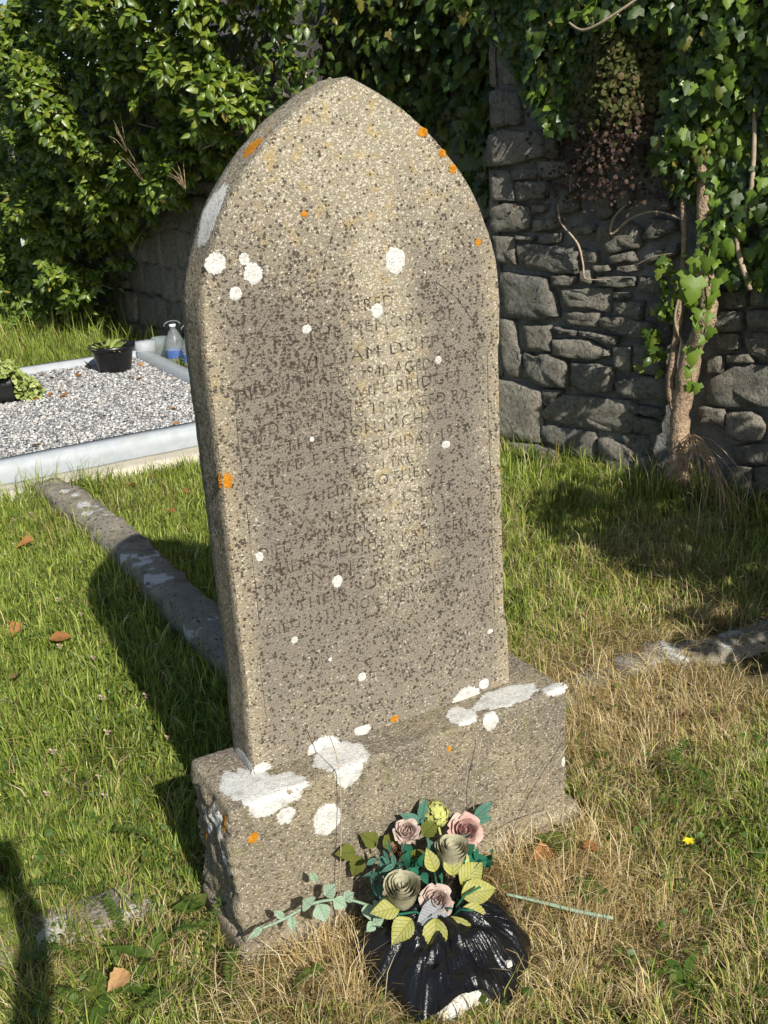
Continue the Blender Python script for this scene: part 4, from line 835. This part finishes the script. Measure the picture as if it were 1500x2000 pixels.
Y = M['ylw']
for loc, tip, L, W in (((-.140, -.300, .128), (-.8, -.15, -.35), .062, .046), ((-.150, -.270, .14), (-.75, .15, .1), .060, .04), ((-.095, -.318, .122), (-.35, -.5, -.55), .075, .048), ((-.060, -.322, .112), (.05, -.65, -.7), .085, .056),
                       ((-.035, -.312, .105), (.65, -.55, -.35), .075, .052), ((-.015, -.290, .118), (.9, -.25, .05), .080, .050), ((.000, -.265, .125), (.85, .1, .3), .070, .046), ((-.010, -.250, .14), (.3, .4, .8), .055, .036), ((-.045, -.24, .16), (-.1, .4, .9), .05, .03), ((-.110, -.335, .10), (-.2, -.4, -.9), .06, .036)):
    loc = (loc[0], loc[1]-.004, loc[2]+.016); fleaf(loc, tip, tc+Vector((random.uniform(-.2, .2), random.uniform(-.2, .2), 0)), L*1.02, W*.98, Y, curl=.22, fold=.30, serr=.03, nv=22)
fleaf((-.050, -.292, .128), (-.95, -.2, .02), tc, .085, .048, M['grey'], serr=.02, curl=.05); fleaf((-.07, -.30, .118), (-.98, -.1, -.05), tc, .09, .03, M['grey'], serr=.02, curl=.05)
fleaf((-.005, -.29, .11), (.45, .5, .8), tc, .11, .014, M['lime'], serr=0, curl=.2)
for b_, n_, mat, L, W, sp in (((-.135, -.20, .185), 44, 'teal', .030, .011, (.050, .03, .045)), ((-.085, -.205, .180), 20, 'emerald', .030, .017, (.026, .02, .026)), ((.060, -.235, .135), 22, 'emerald', .032, .024, (.022, .02, .040)), ((-.165, -.235, .135), 16, 'mint', .026, .022, (.03, .02, .035))):
    for k in range(n_):
        p = Vector(b_)+Vector([random.gauss(0, .55)*q for q in sp]); fleaf(p, (random.gauss(0, 1), random.gauss(-.2, .7), random.gauss(.2, .8)), tc+Vector((random.gauss(0, .4), random.gauss(0, .4), random.gauss(0, .4))), L*random.uniform(.7, 1.2), W, M[mat], serr=0, nu=3, nv=6)
for p, tip in (((-.170, -.128, .205), (-.8, 0, .3)), ((-.155, -.125, .185), (-.6, -.2, -.5)), ((-.115, -.125, .200), (-.5, .1, .5)), ((-.105, -.130, .19), (.7, -.1, .3)), ((-.020, -.158, .20), (.7, -.1, .7)), ((-.03, -.170, .175), (.1, -.5, -.8)), ((-.035, -.17, .18), (-.6, -.4, -.3))):
    fleaf(p, tip, tc, .046, .034, M['olive'])
for p, tip, L in (((-.012, -.140, .225), (.25, .1, .9), .05), ((-.018, -.142, .225), (-.7, .1, .6), .05), ((-.022, -.142, .215), (-.85, -.1, .1), .05), ((.118, -.150, .185), (.85, .0, .4), .06), ((.115, -.150, .18), (.8, -.1, -.1), .055), ((.03, -.18, .175), (.6, -.2, .1), .06), ((-.01, -.19, .165), (-.3, -.1, .8), .05)):
    fleaf(p, tip, tc, L, .022, M['teal'], serr=0)
mk('stem', *tube(smooth_path([Vector(q)-FC for q in ((0, -.19, .10), (-.005, -.15, .18), (-.014, -.142, .23))], 3), .004, 6), M['teal'], fa)
hb = Vector((.026, -.138, .226)); parts = []
hyd = mk('hydrangea_head', *tube(smooth_path([Vector(q)-FC for q in ((.02, -.2, .10), (.025, -.16, .17), (.026, -.14, .215))], 3), .003, 6), M['lime'], fa, label='pale yellow green flower head')
for k in range(150):
    d = Vector((random.gauss(0, 1), random.gauss(0, 1), random.gauss(.2, 1))).normalized(); tg = d.cross(Vector((random.gauss(0, 1), random.gauss(0, 1), random.gauss(0, 1)))); fleaf(hb+d*.030*random.uniform(.8, 1.08), tg, d, .013, .010, M['lime'], hyd, 'floret', serr=0, nu=3, nv=4)
for k in range(9):                                   # wire and stems under the heads
    a = random.random()*6.3; p1 = Vector((random.uniform(-.12, .1), random.uniform(-.1, .13), random.uniform(.10, .17))); mk('stem', *tube([Vector((0, 0, .08)), p1*.6+Vector((0, 0, .05)), p1], .0025, 5), M['emerald'], fa)
# pale sprig lying before the plinth
SG = Vector((-.30, -.16, .13)); sg = empty('leaf_sprig', SG, label='pale mint green artificial sprig lying against the plinth front', cat='sprig')
mk('stem', *tube(smooth_path([Vector(q)-SG for q in ((-.42, -.150, .135), (-.36, -.162, .145), (-.29, -.165, .155), (-.22, -.18, .14), (-.17, -.22, .12))], 4), .003, 6), M['mint'], sg)
for p, tip, L, W in (((-.40, -.152, .14), (-.8, -.1, -.25), .055, .016), ((-.36, -.165, .15), (-.5, .1, .7), .04, .02), ((-.345, -.168, .15), (-.2, -.5, -.8), .04, .024), ((-.30, -.168, .155), (-.45, -.2, .7), .045, .045), ((-.285, -.172, .155), (.1, -.5, -.7), .05, .048), ((-.265, -.165, .16), (.5, -.2, .6), .045, .04), ((-.25, -.172, .15), (.5, -.5, -.4), .04, .036), ((-.275, -.150, .19), (-.3, .1, .9), .04, .02), ((-.23, -.18, .145), (.6, -.3, .5), .035, .03), ((-.19, -.205, .135), (-.1, -.5, -.8), .045, .036)):
    fleaf(p, tip, tc, L*.78, W*.74, M['mint'], sg, base=SG, serr=0, curl=.05)
st_ = empty('plastic_stem', (.2, -.35, .02), label='loose pale green plastic stem in the dry grass right of the wrap', cat='stem')
mk('stem', *tube(smooth_path([(-.09, .07, .05), (-.02, .025, .025), (.03, -.03, .018), (.075, -.085, .02)], 4), [.003, .004, .0045, .004], 8), M['mint'], st_)

# ---------------------------------------------------------------- grass
def inplot(x, y): return (x < KX1+.06) & (y > KY0-.15) & (y < KY1+.2)
def blocked(x, y):
    b = (x > -.44) & (x < .50) & (y > -.115) & (y < .15)
    b |= inplot(x, y) | ((y > KY0-.24) & (y < KY0) & (x < KX1) & (np.sin(x*17)+np.sin(x*41+1) > -1.3)) | (np.hypot(x-FC.x, y-FC.y) < .165)
    b |= ((x-A0.x)*NW.x+(y-A0.y)*NW.y < -.005) & (y < 2.65)
    b |= (x > sheet(y)+.0) & (y >= 2.65)
    b |= (np.abs(x-.04) < .062) & (y > .5) & (y < 3.4)
    b |= (np.abs(y-.40+.045*np.clip(x-1.2, 0, 1)) < .035) & (x > .95) & (x < 1.75) & (np.sin(x*31)+np.sin(x*13) > -.9)
    b |= (np.abs(y-.245) < .045) & (x > -.80) & (x < -.58) & (np.sin(x*37)+np.sin(y*90) > .4)
    return b
def nz(x, y, s, k): return np.array([mn.noise(Vector((a*s, b*s, k))) for a, b in zip(x, y)])
def dryness(x, y):
    g = lambda cx, cy, sx, sy, v: v*np.exp(-((x-cx)/sx)**2-((y-cy)/sy)**2)
    d = .08+g(-.05, -.25, .50, .28, .85)+g(.85, .32, .50, .42, .85)+g(.30, -.55, .40, .35, .62)+g(1.45, .15, .5, .5, .55)+g(-.55, .10, .35, .22, .40)+g(.25, 3.1, .35, .4, .3)+g(1.9, 1.1, .5, .4, .3)+g(1.6, 2.0, .4, .3, .25)+g(1.6, .9, .5, .6, .35)
    d += g(.75, .0, .4, .3, .22); d -= g(.85, -.5, .22, .40, .25)
    return d
def blades(name, P, hgt, wid, lean, col, parent=None, **k):
    n = len(P); a = rnd(n, 0, 6.3); cl = rng.random(n) < .6; a = np.where(cl, 7*nz(P[:, 0], P[:, 1], 2.6, 11)+6*nz(P[:, 0], P[:, 1], 9, 12)+.7*rng.normal(0, 1, n), a); d = np.stack([np.cos(a), np.sin(a)], 1); b = a+rnd(n, .8, 2.3); wv = np.stack([np.cos(b), np.sin(b), np.zeros(n)], 1)*wid[:, None]*.5
    z = np.sqrt(np.clip(1-lean**2, .03, 1)); base = np.concatenate([P, np.full((n, 1), -.003)], 1)
    mid = base+np.stack([d[:, 0]*lean*.32*hgt, d[:, 1]*lean*.32*hgt, z*.55*hgt+.1*lean*hgt], 1); tip = base+np.stack([d[:, 0]*lean*hgt, d[:, 1]*lean*hgt, z*hgt*(1-.35*lean)+.004], 1)
    V = np.stack([base-wv, base+wv, mid+wv*.85, mid-wv*.85, tip], 1).reshape(-1, 3); o = (np.arange(n)*5)[:, None]
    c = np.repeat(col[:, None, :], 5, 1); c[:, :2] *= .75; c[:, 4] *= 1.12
    return mk(name, V, [o+np.array([[0, 1, 2, 3]]), o+np.array([[3, 2, 4]])], M['blade'], parent, True, c.reshape(-1, 3), **k)
GR = np.array([(.185, .26, .036), (.25, .325, .05), (.32, .39, .072), (.39, .435, .10), (.13, .19, .03)]); DR = np.array([(.58, .44, .21), (.68, .54, .30), (.50, .36, .15), (.74, .63, .40), (.38, .27, .11), (.38, .34, .11)])
def turf(x0, x1, y0, y1, per, name, label, hs_, wd, tall=0.):
    n = int((x1-x0)*(y1-y0)*per); x, y = rnd(n, x0, x1), rnd(n, y0, y1); ok = ~blocked(x, y) & seen(np.stack([x, y, np.zeros(n)], 1), .3); x, y = x[ok], y[ok]; n = len(x)
    nn = nz(x, y, 3.2, 1); n2 = nz(x, y, 9, 4); dr = dryness(x, y)+.22*nn+.14*n2; dry = rng.random(n) < np.clip(dr, .03, .96)
    col = np.where(dry[:, None], DR[rng.integers(0, 6, n)], GR[rng.integers(0, 5, n)])*(.75+.5*rng.random((n, 1)))
    hh = hs_*(.45+.9*rng.random(n))*(1+.55*np.clip(n2+.3*nn, -.6, 1)); lean = np.clip(rng.normal(.50, .27, n), .05, .97); tallb = rng.random(n) < .10; hh = np.where(tallb, hh*1.9, hh);  lean = np.where(dry, np.clip(rng.normal(.80, .16, n), .2, .985), lean)
    ed = np.exp(-((x-.04)/.17)**2)*(y > .6)+np.exp(-(np.abs(y-KY0+.26)/.10))*(x < 1.3)*.4+np.exp(-np.abs((x-A0.x)*NW.x+(y-A0.y)*NW.y)/.13)
    hh *= 1+.9*ed*rng.random(n); hh = np.where(dry, hh*1.25, hh)
    ww = wd*(.6+.8*rng.random(n))*np.where(dry, .62, 1)
    blades(name, np.stack([x, y], 1), hh, ww, lean, col, kind='stuff', label=label, cat='grass')
turf(-1.3, 1.3, -1.05, .75, 34000, 'grass', 'short grass and straw around the plinth and in the foreground', .040, .0030)
turf(-1.3, .9, .75, 3.7, 19000, 'grass', 'sunlit green lawn left of and behind the headstone', .050, .0042)
turf(.35, 2.6, .3, 2.7, 16000, 'grass', 'grass and straw between the headstone and the near wall', .062, .0040)
turf(-2.0, 2.0, 6.35, 10.5, 4600, 'grass', 'tall rough grass behind the gravel plot', .16, .008)
turf(.9, 2.5, 2.7, 6.6, 5500, 'grass', 'rough grass at the foot of the boundary wall behind the headstone', .08, .006)
# long loose straw round the plinth and wrap
n = 4200; x = np.concatenate([rng.normal(-.24, .16, 1600), rng.normal(.24, .15, 1400), rng.normal(.85, .3, 1200)]); y = np.concatenate([rng.normal(-.22, .08, 1600), rng.normal(-.21, .10, 1400), rng.normal(.2, .22, 1200)])
ok = ~blocked(x, y); x, y = x[ok], y[ok]; n = len(x); blades('straw', np.stack([x, y], 1), rnd(n, .07, .17), np.full(n, .0018), np.clip(rng.normal(.75, .2, n), .1, .98), DR[rng.integers(0, 5, n)]*(.8+.4*rng.random((n, 1))), kind='stuff', label='loose long straw lying round the plinth and flowers', cat='grass')
# tall single stalks
parts = []
for pts in ([(-.235, -.13, 0), (-.20, -.125, .25), (-.185, -.11, .42), (-.205, -.10, .52)], [(.16, -.135, 0), (.13, -.13, .2), (.165, -.12, .36)], [(.05, -.2, .1), (.15, -.2, .14), (.24, -.16, .13), (.34, -.14, .11)], [(.2, -.15, .0), (.3, -.14, .16), (.40, -.13, .26)]):
    parts.append(tube(smooth_path(pts, 4), [.0011]*len(smooth_path(pts, 4)), 4))
mk('straw_stalks', *join(parts), M['twig'], None, label='thin dry stalks standing before the plinth', cat='grass', kind='stuff')
# dry brown grass hanging from the trunk foot and tufts at the wall
parts = []
for k in range(22):
    s0 = random.uniform(1.12, 1.2); a = random.uniform(.1, .45); pts = [wp(s0, random.uniform(.2, .30), .10), wp(s0+a*.35, random.uniform(.26, .34), .14+random.random()*.05), wp(s0+a*.8, random.uniform(.10, .22), .15+random.random()*.1), wp(s0+a, random.uniform(-.02, .08), .16+random.random()*.14)]
    q = smooth_path(pts, 3); parts.append(tube(q, [.0016]*len(q), 4))
mk('dry_grass', *join(parts), mat_simple('brown_straw', (.30, .20, .11), (.48, .35, .21), 20, .8), None, label='brown dry grass hanging from the foot of the ivy trunk', cat='grass', kind='stuff')
n = 900; s = np.concatenate([rng.normal(1.15, .14, 500), rnd(400, .0, 1.9)]); o_ = np.abs(rng.normal(.10, .07, n))+.03; P = np.array(A0)[:2]+s[:, None]*np.array(UW)[:2]+o_[:, None]*np.array(NW)[:2]
blades('wall_grass', P, rnd(n, .08, .24), np.full(n, .0042), np.clip(rng.normal(.45, .22, n), .05, .95), np.where((rng.random(n) < .3)[:, None], DR[rng.integers(0, 5, n)], GR[rng.integers(0, 5, n)]), kind='stuff', label='longer grass tufts along the foot of the near wall', cat='grass')
n = 260; x = np.concatenate([rng.normal(-.12, .07, 130), rng.normal(.14, .05, 130)]); y = np.concatenate([rng.normal(3.40, .09, 130), rng.normal(3.3, .15, 130)])
blades('kerb_grass', np.stack([x, y], 1), rnd(n, .10, .26), np.full(n, .004), np.clip(rng.normal(.5, .2, n), .05, .9), GR[rng.integers(0, 5, n)], kind='stuff', label='long grass blades at the far end of the old kerb', cat='grass')

# low clover and moss leaves between the blades
n = 16000; x, y = rnd(n, -1.2, 1.1), rnd(n, -1, 2.4); ok = ~blocked(x, y) & (rng.random(n) < np.clip(1.05-dryness(x, y)+.5*nz(x, y, 5, 8), .05, 1)); x, y = x[ok], y[ok]; n = len(x)
cloud('ground_cover', np.stack([x, y, rnd(n, .008, .035)], 1), rvec(n)+[0, 0, .2], rvec(n, .35)+[0, -.2, 1], rnd(n, .008, .022), 'round', M['weed'], None, stuff=True)
tag(bpy.data.objects['ground_cover'], 'tiny round weed leaves growing between the grass blades', 'ground cover')
# feathery yarrow fronds
fr_ = [(-.62, .14), (-.56, .06), (-.50, -.04), (-.66, .30), (-.45, .34), (-.72, .12), (-.48, .16), (-.58, -.10), (-.40, -.22), (-.50, -.20), (-.75, .02), (.72, -.12), (.78, -.25)]
for k, (x, y) in enumerate(fr_):
    a = random.uniform(0, 6.3); L = random.uniform(.09, .15); P_ = smooth_path([(x, y, .0), (x+.35*L*math.cos(a), y+.35*L*math.sin(a), L*.5), (x+.85*L*math.cos(a), y+.85*L*math.sin(a), L*.62)], 9)
    e = empty('yarrow_frond', (x, y, 0), label='feathery green yarrow frond in the foreground grass', cat='weed', group='yarrow fronds in the grass')
    mk('stem', *tube([p-Vector((x, y, 0)) for p in P_], .0012, 4), M['weed'], e); q = []; T_ = []
    for p in P_[4:]:
        for s_ in range(8): q.append(p-Vector((x, y, 0))); b_ = a+random.choice((-1, 1))*random.uniform(1.0, 1.7); T_.append((math.cos(b_), math.sin(b_), random.uniform(-.1, .7)))
    q = np.array(q); cloud('leaflets', q, np.array(T_), rvec(len(q), .2)+[0, 0, 1], rnd(len(q), .008, .018), 'long', M['weed'], e, stuff=True)
# ---------------------------------------------------------------- weeds, clover and fallen leaves
def weed(loc, n, L, W, label, mat='weed', rise=.5, cat='weed', group=None):
    e = empty('weed', loc, label=label, cat=cat, group=group)
    for k in range(n):
        a = 2*math.pi*(k+random.random()*.6)/n; fleaf((0, 0, .012), (math.cos(a), math.sin(a), rise*random.uniform(.4, 1.3)), (0, 0, 1), L*random.uniform(.7, 1.15), W, M[mat], e, base=Vector((0, 0, 0)), curl=.35, nu=3, nv=7)
    return e
weed((-.70, -.02, .01), 5, .13, .030, 'broad toothed dandelion leaves in the left foreground', rise=.35); weed((-.60, .02, .01), 3, .09, .03, 'small upright dock leaves beside a dry leaf in the left foreground', rise=1.)
weed((.30, -.62, .0), 6, .07, .02, 'small rosette weed at the bottom edge right of the wrap'); weed((.33, -.17, .02), 4, .055, .045, 'ivy-like green leaves beside the right foot of the plinth', rise=1.); weed((.30, -.33, .01), 5, .05, .03, 'low pale green weed in dry grass right of the flowers')
weed((.66, -.42, .0), 6, .06, .022, 'leafy green rosette near the yellow flower'); weed((.55, -.62, .0), 7, .06, .024, 'green rosette in the lower right grass'); weed((-.47, .09, .03), 3, .05, .045, 'bright ivy leaf at the left foot of the plinth', rise=1.2); weed((-.40, -.17, .0), 4, .04, .022, 'tiny green weed at the front left plinth corner')
weed(tuple(wp(.30, 0, .12)), 9, .10, .035, 'leafy green weed at the foot of the near wall behind the headstone', rise=2.2); weed(tuple(wp(1.28, 0, .16)), 8, .11, .03, 'pale leafy weed at the foot of the ivy trunk', rise=2.4)
yf = empty('yellow_flower', (.582, -.345, 0), label='tiny yellow flower in the grass at the right', cat='flower')
M['yel'] = mat_simple('yellow_petal', (.80, .62, .02), (.75, .55, .02), 50, .5)
for k in range(5): fleaf((0, 0, .045), (math.cos(k*1.257), math.sin(k*1.257), .4), (0, 0, 1), .014, .012, M['yel'], yf, 'petal', Vector((0, 0, 0)), serr=0, nu=3, nv=5)
mk('stem', *tube([(0, 0, 0), (0, .002, .045)], .001, 4), M['weed'], yf)
M['clover'] = mat_simple('clover_head', (.50, .40, .34), (.40, .27, .21), 300, .8)
cv, cf = join([petal(k*1.1, .3, .0035, .008+.004*(k % 3), .006-.0018*(k % 4), .0, -.003*(k % 2)) for k in range(17)]); cme = mkme('head', cv, cf, M['clover'], False); sme = mkme('stem', *tube([(0, 0, -.06), (0, 0, -.004)], .0012, 4), M['weed'])
for x, y in ((-.30, 3.02), (-.21, 3.08), (-.36, 2.72), (-.25, 2.6), (-.17, 2.3), (-.34, 1.95), (-.30, 1.78), (-.43, 1.55), (-.35, 1.42), (-.28, 1.06), (-.44, .92), (-.40, 1.12), (-.52, .72), (-.60, .9), (-.53, .62), (-.66, .70), (-.30, .80), (-.15, 1.35), (-.02, 1.15), (-.24, .62)):
    e = empty('clover_flower', (x, y, random.uniform(.04, .065)), label='small faded pink clover head in the sunlit lawn', cat='flower', group='clover heads in the lawn'); s_ = random.uniform(.6, 1.0); e.scale = (s_, s_, s_); link('head', cme, e); link('stem', sme, e)
dme = mkme('dry_leaf', *broad(.075, .055, .10, .35, .15), M['dry'])
def fallen(x, y, z, s_, label, group, mat=None):
    o = bpy.data.objects.new('dry_leaf', dme); COL.objects.link(o); o.location = (x, y, z); o.rotation_euler = (random.uniform(-.4, .4), random.uniform(-.5, .5), random.random()*6.3); o.scale = (s_, s_, s_*random.uniform(.6, 1.6)); tag(o, label, 'leaf', group)
    return o
for (x, y, s_), l in zip(((-.44, 1.659, 1), (-.582, 1.472, .9), (-.507, 1.871, .8), (-.279, 2.695, 1.1), (-.654, -.02, .75), (.29, 3.2, .8), (.35, 2.65, .7), (.42, 3.28, .7), (.52, 2.95, .6), (.10, 3.42, .9)), ('orange dry leaf left of the headstone shadow', 'brown curled dry leaf near the left edge', 'dry leaf at the left edge above the curled one', 'long brown dry leaf on the lawn before the gravel plot', 'tan dry leaf among dandelion leaves in the foreground', 'dry leaf on the lawn just left of the headstone edge', 'small dry leaf on the lawn above the shadow tip', 'dry leaf beside the headstone edge below the orange lichen', 'small dry leaf farthest right behind the kerb', 'orange dry leaf at the far end of the old kerb')): fallen(x, y, .05, s_, l, None)
o = fallen(.961, .053, .045, 1, 'reddish pink leaf in the straw right of the plinth', None); o.data = dme.copy(); o.data.materials[0] = mat_simple('red_leaf', (.40, .06, .05), (.50, .15, .08), 30, .6); o.scale = (.5, 1.1, 1)
fallen(.37, -.22, .04, .6, 'pale orange dry leaf right of the flowers', None); fallen(.30, -.19, .05, .7, 'cream and yellow dry leaf under the plinth right foot', None)
for k in range(46):
    x = random.uniform(-.3, 1.2); y = random.choice((random.uniform(3.85, 6.1), random.uniform(5.2, 6.15))); 
    if math.hypot(x-P2[0], y-P2[1]) < .16 or (x < .24 and 5.25 < y < 5.6): continue
    fallen(x, y, .122, random.uniform(.45, .85), 'small orange dry leaf scattered on the grey gravel', 'dry leaves on the gravel')
# ---------------------------------------------------------------- the photographer, behind the camera, whose shadow falls at the lower left
fh = Vector((math.sin(yaw), math.cos(yaw), 0)); rh = Vector((math.cos(yaw), -math.sin(yaw), 0)); B0 = Vector((CAM.x+.025, CAM.y, 0))-fh*.46-rh*.06
ph_ = empty('person', B0, label='person in dark jacket and trousers standing behind the camera taking the picture', cat='person')
def L_(r_, f_, z): return rh*r_+fh*f_+Vector((0, 0, z))
J = {'pel': L_(0, 0, .92), 'waist': L_(0, 0, 1.08), 'chest': L_(0, .0, 1.30), 'neck': L_(0, .02, 1.45), 'chin': L_(0, .04, 1.55), 'head': L_(0, .04, 1.66), 'crown': L_(0, .02, 1.74)}
RD = {'pel': .15, 'waist': .14, 'chest': .16, 'neck': .06, 'chin': .07, 'head': .088, 'crown': .06}; E_ = [('pel', 'waist'), ('waist', 'chest'), ('chest', 'neck'), ('neck', 'chin'), ('chin', 'head'), ('head', 'crown')]
for sgn, k in ((1, 'r'), (-1, 'l')):
    for nm, p, r_ in (('sh', L_(.19*sgn, 0, 1.38), .065), ('el', L_(.09*sgn-.01, .29, 1.27), .05), ('wr', L_(.08*sgn+.06, .36, 1.58), .040), ('pm', L_(.06*sgn+.06, .39, 1.66), .038), ('hip', L_(.09*sgn, 0, .86), .10), ('kn', L_(.11*sgn, .02, .48), .065), ('an', L_(.12*sgn, -.02, .09), .045), ('toe', L_(.13*sgn, .15, .035), .04)): J[nm+k] = p; RD[nm+k] = r_
    E_ += [('chest', 'sh'+k), ('sh'+k, 'el'+k), ('el'+k, 'wr'+k), ('wr'+k, 'pm'+k), ('pel', 'hip'+k), ('hip'+k, 'kn'+k), ('kn'+k, 'an'+k), ('an'+k, 'toe'+k)]
    for q in range(4):
        a, b = 'f%d%s' % (q, k), 'g%d%s' % (q, k); J[a] = L_(.035*sgn+.06, .405, 1.66+.022*q); J[b] = L_(.01*sgn+.06, .412, 1.665+.022*q); RD[a] = .010; RD[b] = .008; E_ += [('pm'+k, a), (a, b)]
    J['th'+k] = L_(.03*sgn+.06, .38, 1.72); RD['th'+k] = .011; E_.append(('pm'+k, 'th'+k))
names = list(J); me = bpy.data.meshes.new('body'); me.from_pydata([tuple(J[n_]) for n_ in names], [(names.index(a), names.index(b)) for a, b in E_], [])
bo = link('body', me, ph_); md = bo.modifiers.new('skin', 'SKIN'); 
for i, n_ in enumerate(names): me.skin_vertices[0].data[i].radius = (RD[n_], RD[n_])
me.skin_vertices[0].data[0].use_root = True; bo.modifiers.new('sub', 'SUBSURF').render_levels = 1
t = NT('dark_clothing'); co = t.coord(); z_ = t.xyz(co)[2]; c = t.mix(t.ramp(z_, .93, .95), (.03, .035, .06), (.05, .05, .055)); c = t.mix(t.ramp(z_, 1.51, 1.52), c, (.45, .28, .2)); me.materials.append(t.bsdf(c, .8))
mk('hair', *rbox((-.085, -.075, 1.68), (.085, .06, 1.79), .05, .03, lambda p, d: .01*fbm(p, 9)), M['bark'], ph_)
phn = mk('phone', *rbox((-.038, -.004, -.10), (.038, .004, .06), .003, .03, lambda p, d: 0), M['black'], None, label='black phone held up by the person behind the camera', cat='phone')
phn.matrix_world = Matrix.Translation(CAM-fwd*.06+Vector((.055, 0, .085)))@Matrix.Rotation(-yaw, 4, 'Z')
